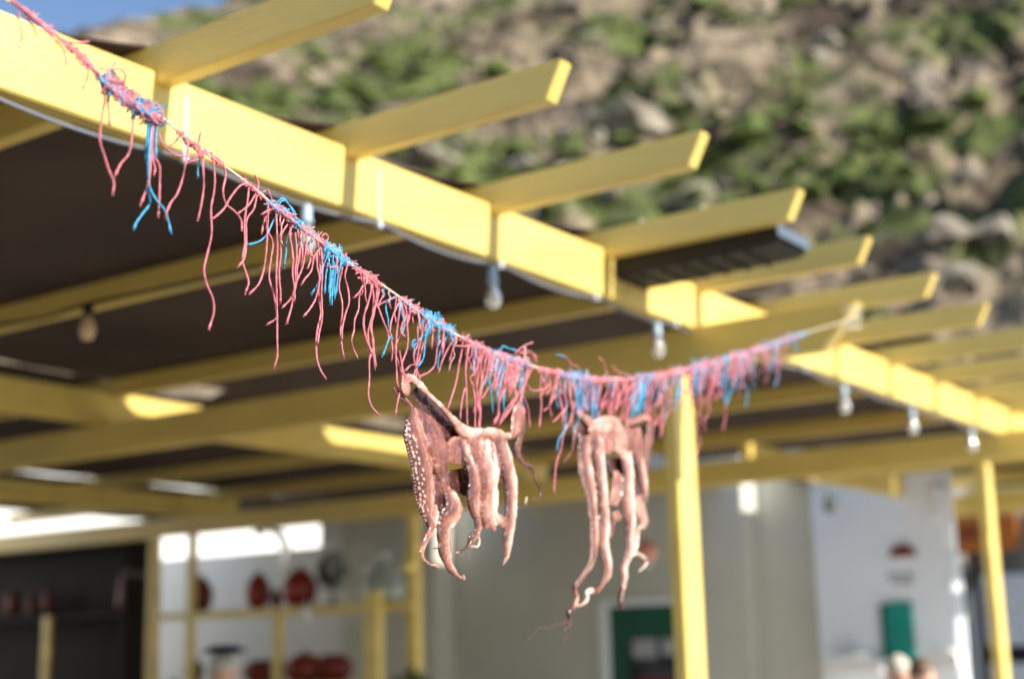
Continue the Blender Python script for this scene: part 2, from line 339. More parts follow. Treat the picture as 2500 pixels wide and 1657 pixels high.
# infrared heater hanging between two rafter tails
ht = thing('patio_heater', (-2.2, 4.5, 1.32), 'long black heater with bowed steel end strapped between two rafter tails', 'heater')
yh0, yh1 = 4.335, 4.58
prof = [(-2.66, 1.325), (-2.64, 1.42), (-2.09, 1.432), (-2.01, 1.42), (-1.96, 1.385), (-1.955, 1.33), (-1.99, 1.322), (-2.60, 1.312)]
MB().prism_y(prof, yh0, yh1, .006).build('housing', M['black'], ht)
MB().prism_y([(-2.09, 1.440), (-2.00, 1.428), (-1.945, 1.388), (-1.94, 1.345), (-1.948, 1.345), (-1.955, 1.386), (-2.005, 1.422), (-2.09, 1.433)], yh0-.01, yh1+.01, .001).build('end_cap', M['steel'], ht)
for k in range(7):
    x = -2.60+k*.085; MB().box(x, x+.012, yh0+.02, yh1-.02, 1.306, 1.3125, .001).build('grille_bar', M['black'], ht)
for x in (-2.45, -2.2):
    MB().tube(catmull([(x, yh0-.01, 1.40), (x, yh0-.01, 1.45), (x+.005, yh0-.035, 1.484), (x+.005, yh0-.07, 1.484)], 6), .002, 6).build('strap', M['tie'], ht)

# ------------------------------------------------------------------ white building behind
bl = thing('white_building', (-7, 13, -1.6), 'long whitewashed building with stepped walls behind the pergola', 'building')
def wall(px0, px1, y, ztop, th=.35, mt='shaded_wall', x0=None, x1=None):
    a = x0 if x0 is not None else on(px0, 1400, 1, y).x; b = x1 if x1 is not None else on(px1, 1400, 1, y).x
    return MB().box(a, b, y, y+th, -1.6, ztop, .01).build('wall', M[mt], bl)
Y0, Y1, Y2, Y3 = 12.0, 12.34, 12.68, 12.4
xa = on(1062, 1400, 1, Y0).x; xb = on(1107, 1400, 1, Y1).x
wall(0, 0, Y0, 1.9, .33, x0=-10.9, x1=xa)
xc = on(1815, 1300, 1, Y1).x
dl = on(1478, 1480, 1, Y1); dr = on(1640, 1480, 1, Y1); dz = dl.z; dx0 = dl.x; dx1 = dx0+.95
MB().box(xa-.02, dx0-.07, Y1, Y1+.7, -1.6, 2.0, .006).build('wall', M['shaded_wall'], bl)
MB().box(dx1+.07, xc, Y1, Y1+.7, -1.6, 2.0, .006).build('wall', M['shaded_wall'], bl)
MB().box(dx0-.07, dx1+.07, Y1, Y1+.7, dz+.07, 2.0, .006).build('wall', M['shaded_wall'], bl)
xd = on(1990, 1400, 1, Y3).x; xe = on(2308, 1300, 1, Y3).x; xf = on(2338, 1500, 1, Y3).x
MB().box(xc-.02, xd+.1, Y2, Y2+.6, -1.6, 2.1, .006).build('wall', M['shaded_wall'], bl)
zt2 = on(2308, 1262, 1, Y3).z
MB().box(xd, xe, Y3, Y3+.28, -1.6, 1.47, .012).build('wall', M['skylit_wall'], bl)
zl = on(2330, 1345, 1, Y3).z
MB().box(xe, xf, Y3, Y3+.22, -1.6, zl, .02).build('wall', M['skylit_wall'], bl)
MB().box(xe-.1, xe+.03, Y3-.05, Y3+.2, zt2-.02, zt2+.3, .03).build('chimney', M['skylit_wall'], bl)
# door
dr_ = thing('green_door', (dx0+.4, Y1, -1.6), 'dark green door in a white frame behind the second octopus', 'door')
fr = MB().box(dx0-.07, dx0, Y1-.03, Y1+.2, -1.6, dz+.07, .006).box(dx1, dx1+.07, Y1-.03, Y1+.2, -1.6, dz+.07, .006).box(dx0, dx1, Y1-.03, Y1+.2, dz, dz+.07, .006)
fr.build('door_frame', M['wall_trim'], dr_)
MB().box(dx0, dx1, Y1+.06, Y1+.11, -1.6, dz, .004).build('door_leaf', M['green'], dr_)
c0 = on(1535, 1555, 1, Y1+.05); MB().box(c0.x, c0.x+.62, Y1+.045, Y1+.062, -.62, c0.z, .002).build('window_pane', M['vanglass'], dr_)
q = on(1545, 1560, 1, Y1+.04)
MB().box(q.x, q.x+.26, Y1+.035, Y1+.046, q.z-.18, q.z, .002).build('notice', M['greyprint'], dr_); MB().box(q.x+.33, q.x+.58, Y1+.035, Y1+.046, q.z-.16, q.z, .002).build('notice', M['greyprint'], dr_)
MB().box(q.x+.02, q.x+.60, Y1+.034, Y1+.045, q.z-.50, q.z-.36, .002).build('notice', M['darkred'], dr_)
MB().lathe([(0, 0), (.02, .01), (.03, .04), (.02, .06), (0, .065)], (dx0+.07, Y1+.06, -.6), 12, (0, -1, 0)).build('handle', M['steel'], dr_)
# downpipes
def pipe(px, py, y, label, r=.055):
    p = on(px, py, 1, y); o = thing('downpipe', (p.x, y, -1.6), label, 'drainpipe', 'white drainpipes on the building')
    MB().lathe([(0, 0), (r, 0), (r, 3.4), (0, 3.4)], (p.x, y, -1.6), 20).build('pipe', M['pipe'], o)
    for z in (-.9, .25, 1.1): MB().lathe([(r, 0), (r+.012, 0), (r+.012, .04), (r, .04)], (p.x, y, z), 20).build('bracket', M['pipe'], o)
# things on the right wall
def disc_half(px, py, y, r, mt):
    c = on(px, py, 1, y); v = [(c.x+r*1.15*math.cos(a), y-.03, c.z+r*math.sin(a)) for a in np.linspace(0, math.pi, 18)]; n = len(v)
    v2 = [(a, b+.03, c_) for a, b, c_ in v]; f = [tuple(range(n))[::-1], tuple(range(n, 2*n))]+[(i, (i+1) % n, n+(i+1) % n, n+i) for i in range(n)]
    return MB().add(v+v2, f)
o = disc_half(2206, 1358, Y3-.005, .105, 'darkred').build('half_round_sign', M['darkred']); tag(o, 'small dark red half round plaque on the right white wall', 'plaque')
mb = MB()
for row, (px0, px1, py) in enumerate([(2166, 2236, 1403), (2176, 2230, 1421)]):
    P = []
    for k in range(60):
        px = px0+(px1-px0)*k/59; c = on(px, py+5*math.sin(k*1.35+row)+2*math.sin(k*.5), 1, Y3-.006); P.append(c)
    mb.tube(P, .005, 5)
o = mb.build('wall_lettering', M['greyprint']); tag(o, 'faint grey lettering under the red plaque', 'lettering')
a = on(2155, 1470, 1, Y3-.05); b = on(2222, 1470, 1, Y3-.05); zlow = on(2185, 1637, 1, Y3).z
bt = thing('teal_shutter', ((a.x+b.x)/2, Y3, zlow), 'narrow teal green shutter panel fixed upright on the right white wall', 'shutter')
MB().box(a.x, b.x, Y3-.035, Y3-.004, zlow, a.z, .004).build('panel', M['teal'], bt)
MB().box(a.x-.03, a.x-.002, Y3-.06, Y3-.003, zlow, a.z-.02, .004).build('edge_board', M['green'], bt)
for k in range(14):
    z = zlow+.03+k*(a.z-zlow-.06)/14; MB().box(a.x+.015, b.x-.015, Y3-.048, Y3-.034, z, z+.02, .002).build('slat', M['teal'], bt)
p = on(2030, 1218, 1, Y3-.02)
tag(MB().tube(catmull([(p.x, Y3, p.z), (p.x, Y3-.12, p.z+.02), (p.x+.05, Y3-.2, p.z-.02)], 5), .012, 8).lathe([(0, 0), (.05, -.02), (.055, -.09), (.03, -.13), (0, -.14)], (p.x+.05, Y3-.2, p.z), 14).build('wall_lamp', M['coil']), 'small dark green lamp on a bracket at the corner of the right wall', 'lamp')
for px0, px1, py, lab in [(2015, 2155, 1612, 'left of the teal shutter'), (2275, 2345, 1600, 'at the right edge of the wall')]:
    a = on(px0, py, 1, Y3-.2); b = on(px1, py, 1, Y3-.2); v = []; n = 16; w = b.x-a.x  # each ledge is added to stand in for a patch of sunlight
    mb = MB(); prof = [(a.x+w*i/n, a.z+.05*math.sin(math.pi*i/n)**.6) for i in range(n+1)]+[(b.x, a.z-.10), (a.x, a.z-.10)]
    mb.prism_y(prof, Y3-.28, Y3-.004, .004); tag(mb.build('sun_patch_ledge', M['white_wall']), 'low rounded white ledge added in place of a sun patch on the wall '+lab, 'ledge')

# orange sign, rock wall, van at the right
sg = thing('orange_sign', on(2360, 1345, 1, 16), 'orange timber sign board beyond the right post', 'sign')
a = on(2312, 1262, 1, 16); b = on(2420, 1345, 1, 16); MB().box(a.x, b.x+.3, 16, 16.06, b.z, a.z, .01).build('board', M['orange'], sg)
for k, py in enumerate((1288, 1305)):
    c = on(2340, py, 1, 15.99); MB().box(c.x, c.x+.33, 15.985, 15.999, c.z-.04, c.z, .002).build('dark_band', M['darkred'], sg)
MB().box(a.x+.2, a.x+.28, 16.07, 16.14, -1.6, b.z+.2, .01).build('sign_post', M['darkbrown'], sg)
vn = thing('parked_van', on(2450, 1572, 1, 17), 'white van parked beyond the right post, dark windows below a pale roof', 'van')
a = on(2356, 1404, 1, 17); x0 = a.x; zr = a.z
MB().prism_y([(x0, -1.25), (x0+5, -1.25), (x0+5, zr-.15), (x0+4.8, zr), (x0+.15, zr), (x0, zr-.2)], 17, 19, .05).build('body', M['van'], vn)
zw = on(2400, 1572, 1, 17).z; zw2 = on(2400, 1622, 1, 17).z
for k in range(3): MB().box(x0+.12+k*1.1, x0+1.12+k*1.1, 16.985, 17.05, zw2, zw, .02).build('window', M['vanglass'], vn)
MB().box(x0+.05, x0+4.8, 16.97, 17.02, zr-.32, zr-.27, .01).build('rain_gutter', M['pipe'], vn)
for x in (x0+.9, x0+4): MB().lathe([(0, 0), (.3, 0), (.33, .05), (.33, .18), (.3, .2), (0, .2)], (x, 16.98, -1.27), 24, (0, 1, 0)).build('wheel', M['black'], vn)
dk = on(2356, 1350, 1, 19.5)
tag(MB().box(dk.x, dk.x+3, 19.5, 20, -1.6, dk.z+.12, .05).build('stone_wall', M['boulder']), 'low rough stone wall behind the white van', 'wall')

# left: sunlit white house beyond, shaded inner walls
lw = thing('sunlit_house', (-15, 14, -1.6), 'white house beyond the shelves, its upper wall in bright sun', 'house')
MB().box(-19, -16.0, 4, 20, -1.6, 3.2, .02).build('wall', M['white_wall'], lw)
MB().box(-16.0, -15.6, 4, 20, -1.6, .80, .02).build('lower_wall', M['white_wall'], lw)
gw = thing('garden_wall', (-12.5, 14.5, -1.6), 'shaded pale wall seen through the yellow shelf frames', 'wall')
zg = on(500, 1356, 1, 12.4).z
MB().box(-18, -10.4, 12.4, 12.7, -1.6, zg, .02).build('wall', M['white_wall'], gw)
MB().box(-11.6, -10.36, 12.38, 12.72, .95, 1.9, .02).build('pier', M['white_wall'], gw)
a = on(860, 1520, 1, 12.3)
tag(MB().box(a.x, a.x+.32, 12.33, 12.37, -1.6, a.z, .01).build('green_shutter', M['green']), 'dark green shutter on the wall behind the yellow shelf post', 'shutter')

# dark kitchen hut at the far left
hut = thing('kitchen_hut', (-12.6, 8.9, -1.6), 'dark timber kitchen hut with shelves at the lower left', 'hut')
YK = 8.9
zt = on(200, 1312, 1, YK).z; zlow_ = on(200, 1345, 1, YK).z
MB().box(-17, -10.92, YK, YK+.08, zt-.10, zt, .006).build('lintel', M['hut_shade'], hut)
MB().box(-17, -10.92, YK+.45, YK+.5, -1.6, zt+.05, .004).build('back_wall', M['hut_shade'], hut)
MB().box(-17, -10.92, YK+.1, YK+.45, zt-.10, zt-.06, .004).build('ceiling', M['hut_shade'], hut)
MB().box(-10.96, -10.91, YK+.09, YK+.5, -1.6, zt-.11, .004).build('side_wall', M['hut_shade'], hut)
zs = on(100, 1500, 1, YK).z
MB().box(-17, -10.98, YK+.1, YK+.44, zs-.05, zs, .004).build('shelf', M['hut_shade'], hut)
for px in (97,):
    p = on(px, 1560, 1, YK-.04); MB().box(p.x-.05, p.x+.05, YK+.02, YK+.07, -1.6, zs-.02, .004).build('post', M['yellow'], hut)
def pot(c, r, h, mt, label, name='clay_pot', group=None, lid=True):
    o = thing(name, c, label, 'pot', group); 
    MB().lathe([(0, 0), (r*.55, 0), (r*.85, h*.18), (r, h*.42), (r*.93, h*.66), (r*.66, h*.84), (r*.5, h*.88), (r*.54, h*.92), (0, h*.925)], c, 24).build('body', M[mt], o)
    if lid: MB().lathe([(r*.52, h*.93), (r*.35, h*.98), (r*.1, h*1.0), (r*.1, h*1.04), (r*.13, h*1.09), (0, h*1.11)], c, 16).build('lid', M[mt], o)
    return o
for px, w_, h_, lab in [(30, 45, 90, 'at the far left edge'), (75, 30, 70, 'second from the left edge'), (115, 34, 85, 'third from the left edge')]:
    p = on(px, 1500, 1, YK+.25); s = 9.6/3472*1.15; pot((p.x, p.y, zs+.002), w_*.5*s, h_*s, 'darkred', 'dark red jar on the hut shelf, '+lab, 'jar')
p = on(310, 1480, 1, YK+.25)
o = thing('bottle', (p.x, p.y, zs), 'tall dark red bottle on the hut shelf beside the yellow post', 'bottle')
MB().lathe([(0, 0), (.09, 0), (.1, .1), (.08, .3), (.04, .42), (.035, .55), (0, .55)], (p.x, p.y, zs+.002), 18).build('body', M['darkred'], o)

# yellow shelf frame with pots
sf = thing('shelf_frame', (-8.8, 8.75, -1.6), 'yellow timber shelf frame holding red pots at lower left', 'shelf')
YS = 8.62
xL = on(375, 1490, 1, YS).x; xR = on(922, 1450, 1, YS).x; zS = on(650, 1483, 1, YS).z
MB().box(xL, xR+.35, YS, YS+.03, zS-.07, zS, .003).build('rail', M['yellow'], sf)
MB().box(xL, xR, YS+.035, YS+.5, zS-.03, zS-.002, .003).build('shelf', M['yellow'], sf)
for px, w in ((452, .04), (666, .045)):
    p = on(px, 1550, 1, YS); MB().box(p.x-w, p.x+w, YS+.035, YS+.09, -1.6, zS-.04 if px > 500 else 1.04, .003).build('upright', M['yellow'], sf)
MB().box(xR-.07, xR+.07, YS-.09, YS-.005, -1.6, zS+.09, .004).build('upright', M['yellow'], sf)
zS2 = on(650, 1668, 1, YS).z
MB().box(xL, xR, YS+.035, YS+.5, zS2-.03, zS2, .003).build('lower_shelf', M['yellow'], sf)
def potpx(px, pyb, w, h, mt, lab, y=YS+.2, zb=None, lid=True):
    p = on(px, pyb, 1, y); s = (p-Vector((0, 0, 0))).dot(Vector(FWD))/F; return pot((p.x, y, (zb if zb is not None else p.z)+.002), w*.5*s, h*s, mt, lab, lid=lid)
potpx(487, 1478, 66, 84, 'darkred', 'dark red clay pot, leftmost on the yellow shelf', zb=zS)
potpx(630, 1475, 62, 86, 'redclay', 'red clay pot in the middle of the yellow shelf', zb=zS)
potpx(732, 1462, 86, 92, 'redclay', 'large bright red clay pot, right of the middle pot on the shelf', zb=zS)
potpx(675, 1470, 30, 50, 'darkred', 'small dark red pot wedged between the two larger red pots', y=YS+.38, zb=zS)
potpx(640, 1668, 100, 60, 'darkred', 'dark red pot on the lower shelf, left one', zb=zS2, lid=False)
potpx(745, 1668, 110, 70, 'darkred', 'dark red pot on the lower shelf, middle one', zb=zS2)
potpx(815, 1668, 95, 72, 'darkred', 'dark red pot on the lower shelf, rightmost one', zb=zS2, y=YS+.32, lid=False)
potpx(472, 1668, 50, 62, 'black', 'black pot on the lower shelf at its left end', zb=zS2, lid=False)
# dark fan on the shelf
c = on(806, 1393, 1, YS+.25); o = thing('dark_fan', (c.x, YS+.25, zS), 'dark round fan with blades standing on the yellow shelf right of the red pots', 'fan')
mb = MB()
for rr, dy in ((.15, 0), (.155, .05), (.11, -.02), (.07, -.03)): mb.tube([(c.x+rr*math.cos(a), YS+.25+dy, c.z+rr*math.sin(a)) for a in np.linspace(0, 2*math.pi, 33)], .007, 6)
for k in range(16): a = k*math.pi/8; mb.tube([(c.x+.03*math.cos(a), YS+.215, c.z+.03*math.sin(a)), (c.x+.15*math.cos(a), YS+.25, c.z+.15*math.sin(a))], .003, 5)
mb.build('guard', M['darkfan'], o)
for k in range(5):
    a = k*2*math.pi/5; q_ = []
    for (rr, da, dy) in ((.03, -.3, 0), (.13, -.45, .012), (.14, .1, .02), (.12, .42, .035), (.03, .3, .02)): q_.append((c.x+rr*math.cos(a+da), YS+.25+dy, c.z+rr*math.sin(a+da)))
    b2 = MB(); b2.add(q_+[(x_, y_+.003, z_) for x_, y_, z_ in q_], [(0, 1, 2, 3, 4), (9, 8, 7, 6, 5)]+[(j_, (j_+1) % 5, 5+(j_+1) % 5, 5+j_) for j_ in range(5)]); b2.build('blade', M['darkfan'], o)
MB().lathe([(0, 0), (.03, .01), (.036, .04), (0, .05)], (c.x, YS+.23, c.z), 16, (0, -1, 0)).build('hub', M['steel'], o)
MB().lathe([(0, 0), (.09, 0), (.08, .02), (.015, .03), (.015, .10), (0, .10)], (c.x, YS+.29, zS), 18).build('stand', M['darkfan'], o)
c = on(948, 1395, 1, YS+.3)
o = thing('glass_demijohn', (c.x, YS+.3, zS), 'pale glass demijohn on the shelf behind the yellow upright', 'bottle')
MB().lathe([(0, 0), (.14, 0), (.17, .05), (.175, .14), (.13, .24), (.05, .31), (.04, .40), (.055, .41), (.055, .43), (0, .43)], (c.x-.05, YS+.3, zS), 24).build('glass', M['jar'], o)
c = on(885, 1390, 1, YS+.55)
o = thing('table_fan', (c.x, YS+.55, zS), 'pale round wire fan behind the dark fan', 'fan')
mb = MB()
for rr in (.06, .11, .16, .19): mb.tube([(c.x+rr*math.cos(a), YS+.55, c.z+.02+rr*math.sin(a)) for a in np.linspace(0, 2*math.pi, 33)], .006, 6)
mb.build('guard', M['wall_trim'], o); MB().lathe([(0, 0), (.04, .01), (.04, .05), (0, .06)], (c.x, YS+.58, c.z+.02), 16, (0, -1, 0)).build('hub', M['wall_trim'], o)
MB().box(c.x-.02, c.x+.02, YS+.57, YS+.6, zS, c.z, .003).build('stand', M['wall_trim'], o)
c = on(998, 1380, 1, 8.70)
tag(MB().lathe([(0, -.055), (.035, -.045), (.055, -.01), (.055, .015), (.035, .045), (.01, .055), (.008, .12), (0, .12)], c, 20).build('yellow_float', mat('yellow_float', (.85, .68, .15), .25, .6)), 'yellow ball float hanging on the yellow post', 'float')
c = on(748, 1495, 1, YS-.05)
tag(MB().lathe([(0, -.07), (.03, -.065), (.038, -.02), (.035, .05), (.012, .06), (.01, .10), (0, .10)], c, 16).build('white_cup', M['wall_trim']), 'small white cup hanging under the yellow shelf rail', 'cup')
# white enamel jug curve
P = [on(px, py, 1, 11.5) for px, py in [(628, 1300), (655, 1285), (685, 1305), (698, 1345), (690, 1385)]]
tag(MB().tube(catmull(P, 6), .06, 10).build('white_hose', M['pipe']), 'thick white bent pipe behind the red pots', 'pipe')
# plants at shelf foot
def tuft(px, py, y, n, sz, label):
    c = on(px, py, 1, y); o = thing('potted_herb', (c.x, y, c.z-.5), label, 'plant'); mb = MB()
    for k in range(n):
        d = Vector((random.uniform(-1, 1), random.uniform(-1, 1), random.uniform(-.2, 1))).normalized(); b = Vector((c.x, y, c.z-.12)); t = b+d*random.uniform(.3, 1)*sz
        s = d.cross(Vector((random.random(), random.random(), 1))).normalized()*.018; mb.add([t-s, t+d*.03-s*.2, t+d*.045+s, t+s*1.1], [(0, 1, 2, 3)])
    f = mb.build('foliage', M['leaf'], o); f['kind'] = 'stuff'
    MB().lathe([(0, 0), (.1, 0), (.13, .3), (.14, .3), (.14, .34), (0, .33)], (c.x, y, c.z-.5), 18).build('planter', M['redclay'], o)
tuft(1000, 1650, 8.4, 260, .17, 'green herb plant at the foot of the yellow post')
tuft(415, 1665, 8.5, 160, .12, 'dark green plant behind the shelf at its left end')
# terracotta pendant beyond the second octopus
c = on(1580, 1345, 1, 8.0)
o = thing('pendant_lamp', (c.x, c.y, 1.05), 'terracotta coloured ball pendant hanging behind the second octopus', 'lamp')
MB().lathe([(0, -.075), (.05, -.055), (.075, 0), (.055, .05), (.02, .075), (0, .078)], c, 22).build('shade', mat('terracotta', (.62, .26, .17), .3, .5), o)
MB().tube([(c.x, c.y, c.z+.07), (c.x, c.y, 1.36)], .003, 5).build('cord', M['tie'], o)
MB().lathe([(0, -.10), (.02, -.095), (.024, -.075), (0, -.07)], c, 12).build('bulb', M['tie'], o)

# people whose heads rise into the frame
def person(px, py, depth, label, hair, top, hairstyle, H=1.6, lean=0):
    hd = at(px, py, depth); g = Vector((hd.x, hd.y, -1.6)); o = thing('person', g, label, 'person'); s = (hd.z+1.6)/1.62
    hw = Vector((RIGHT[0], RIGHT[1], 0)).normalized(); fw = Vector((FWD[0], FWD[1], 0)).normalized()
    def P(a, b, z): return g+hw*a*s+fw*b*s+Vector((0, 0, z*s))
    J = [(0, 0, .92, .135), (0, 0, 1.10, .115), (0, .01, 1.28, .135), (0, .02, 1.40, .085), (0, .01, 1.46, .052), (0, 0, 1.52, .05)]
    E = [(0, 1), (1, 2), (2, 3), (3, 4), (4, 5)]; V = list(J)
    for sg_ in (-1, 1):
        n = len(V); V += [(sg_*.15, .01, 1.36, .055), (sg_*.20, .02, 1.12, .042), (sg_*.17, -.12, .92, .032), (sg_*.15, -.2, .86, .036)]; E += [(3, n), (n, n+1), (n+1, n+2), (n+2, n+3)]
        n = len(V); V += [(sg_*.09, 0, .84, .085), (sg_*.10, -.01, .48, .058), (sg_*.10, .02, .08, .042), (sg_*.10, -.12, .03, .04)]; E += [(0, n), (n, n+1), (n+1, n+2), (n+2, n+3)]
    me = bpy.data.meshes.new('body'); me.from_pydata([P(*v[:3]) for v in V], E, []); b = mesh_obj('body', me, M['skin'], o)
    sk = b.modifiers.new('skin', 'SKIN'); sv = me.skin_vertices[0].data
    for i, v in enumerate(V): sv[i].radius = (v[3]*s, v[3]*s*.85)
    sv[0].use_root = True; ss = b.modifiers.new('sub', 'SUBSURF'); ss.levels = 2; ss.render_levels = 2
    def ell(c, r, mt, name, par, f=None, seg=28):
        bm = bmesh.new(); bmesh.ops.create_uvsphere(bm, u_segments=seg, v_segments=18, radius=1)
        for v in bm.verts:
            q_ = v.co.copy(); k = f(q_) if f else 1
            v.co = c+hw*q_.x*r[0]*k+fw*q_.y*r[1]*k+Vector((0, 0, q_.z*r[2]*k))
        me_ = bpy.data.meshes.new(name); bm.to_mesh(me_); bm.free(); me_.polygons.foreach_set('use_smooth', [True]*len(me_.polygons)); return mesh_obj(name, me_, mt, par)
    hc = P(0, 0, 1.62)
    head = ell(hc, (.078*s, .095*s, .115*s), M['skin'], 'head', o, lambda q_: 1-.12*max(0, -q_.z)*abs(q_.x)+.10*math.exp(-((q_.x/.16)**2+((q_.z+.1)/.2)**2))*(1 if q_.y < -.6 else 0))
    for sg_ in (-1, 1): ell(hc+hw*sg_*.08*s+Vector((0, 0, -.005)), (.012*s, .022*s, .032*s), M['skin'], 'ear', head, seg=12)
    ell(hc+Vector((0, 0, .018*s))+fw*.012*s, (.088*s, .104*s, .118*s), hair, 'hair', o, hairstyle)
    # shirt
    m2 = bpy.data.meshes.new('shirt'); m2.from_pydata([P(*v[:3]) for v in [(0, 0, .86), (0, 0, 1.10), (0, .01, 1.28), (0, .02, 1.40), (-.15, .01, 1.36), (-.19, .02, 1.16), (.15, .01, 1.36), (.19, .02, 1.16)]], [(0, 1), (1, 2), (2, 3), (3, 4), (4, 5), (3, 6), (6, 7)], [])
    sh = mesh_obj('shirt', m2, top, o); sh.modifiers.new('skin', 'SKIN'); sv = m2.skin_vertices[0].data
    for i, r_ in enumerate([.15, .13, .15, .095, .066, .055, .066, .055]): sv[i].radius = (r_*s, r_*s*.85)
    sv[0].use_root = True; sb = sh.modifiers.new('sub', 'SUBSURF'); sb.levels = 2; sb.render_levels = 2
    return o
cut = lambda q_: (.90 if (q_.y < -.25 and q_.z < -.15) else 1.02)+.04*noise.noise(q_*4)
person(2195, 1645, 8.6, 'person with a pale grey cap standing before the right wall', M['beige'], M['navy'], cut)
person(2252, 1652, 8.3, 'person with brown hair beside the one in the grey cap', M['hair'], M['beige'], lambda q_: (.86 if (q_.x > .45 and q_.y < .4 and q_.z < .5) or (q_.y < -.25 and q_.z < -.1) else 1.03)+.05*noise.noise(q_*4))
person(545, 1640, 8.1, 'person in a flat navy cap below the shelf of red pots', M['beige'], M['navy'], cut)
c = at(548, 1588, 8.05)
tag(MB().lathe([(0, .035), (.07, .03), (.11, .008), (.135, -.005), (.13, -.012), (0, -.012)], c, 24).build('flat_cap', M['navy']), 'flat navy cap worn by the person below the pot shelf', 'cap')

# ------------------------------------------------------------------ twine line
LPX = [(-60, -60), (0, -12), (40, 14), (85, 45), (180, 122), (264, 201), (310, 240), (391, 285), (470, 350), (592, 438), (676, 507), (760, 570), (856, 645), (951, 708), (1030, 765), (1109, 814), (1200, 860), (1289, 890), (1374, 914), (1450, 925), (1521, 925), (1600, 918), (1659, 905), (1750, 880), (1849, 853), (1934, 822), (2087, 777)]
A0 = ray(0, -12)/F*1.7; B0 = np.array(on(2087, 777, 1, 4.88)); _d = B0-A0; NP = np.cross(_d, [0, 0, 1]); NP /= np.linalg.norm(NP)
def depth_at(px, py=None): d = ray(px, py if py is not None else 828); return np.dot(A0, NP)/np.dot(d, NP)*F
def LP(px, py, w=0.0):            # point on the hanging plane of the line, w metres towards the viewer
    px_ = max(px, -80); d = ray(px_, py); t = np.dot(A0, NP)/np.dot(d, NP); q_ = d*t; n_ = un(d); return Vector(q_-n_*w)
tl = thing('twine_line', LP(0, -12), 'sagging cream line tufted with pink and blue twine ends, tied to the pergola', 'line')
rope_pts = catmull([LP(x, y) for x, y in LPX], 8)
rp = MB().tube(rope_pts, .0019, 8); 
rp.build('rope', M['rope'], tl)
end = Vector(B0)
mbk = MB()
for k in range(4):
    pts = [end+Vector((.03*math.cos(a)-.02+random.uniform(-.004, .004), -.012+.05*math.sin(a)*.9+.03, .03*math.sin(a+k)*.4+.02*k-.03)) for a in np.linspace(0, 2*math.pi, 14)]; mbk.tube(pts, .0035, 6)
mbk.build('knot', M['rope'], tl)

CR = {'0': (0, 0, 3.92), '1': (0, 180, 2.178), '2': (560, 440, 4.355), '3': (900, 680, 4.355), '4': (1280, 820, 3.919), '5': (1640, 740, 3.92), 'r': (400, 380, 2.613), 's': (900, 780, 2.941), 'a': (940, 880, 2.85)}
nstr = [0]; overflow = {}
def strand(c, pts, col='pink', rad=.00145, jit=1.0, w=None, stuff=False):
    ox, oy, s = CR[c] if c else (0, 0, 1)
    w0 = random.uniform(-.006, .012) if w is None else w; n = len(pts)
    P = []
    for i, (x, y) in enumerate(pts):
        ww = (w0 if i > 0 else 0)+(random.uniform(-.006, .006) if 0 < i else 0)
        P.append(LP(ox+x/s+random.uniform(-.8, .8)*jit, oy+y/s+random.uniform(-.8, .8)*jit, ww))
    C_ = catmull(P, 5); m = len(C_); ph = random.random()*9
    rr = [rad*(1+.16*math.sin(i*2.3+ph)+.10*math.sin(i*.7+ph)) for i in range(m)]
    for i in range(1, 3): rr[-i] *= 1.25          # frayed, slightly opened end
    v, f = sweep(C_, rr, 6)
    mb = MB(); mb.add(v, f, True)
    e = Vector(C_[-1]); d = (Vector(C_[-1])-Vector(C_[-3])).normalized()
    for k in range(3):
        t = e+(d+Vector([random.uniform(-.6, .6) for _ in range(3)])).normalized()*random.uniform(.002, .006); mb.add(*sweep([e, t], [rad*.45, rad*.25], 4), True)
    if nstr[0] < 285 and not stuff:
        nstr[0] += 1; mb.build(col+'_strand', M[col], tl)
    else:
        overflow.setdefault(col, MB()).add(mb.v, mb.f, True)
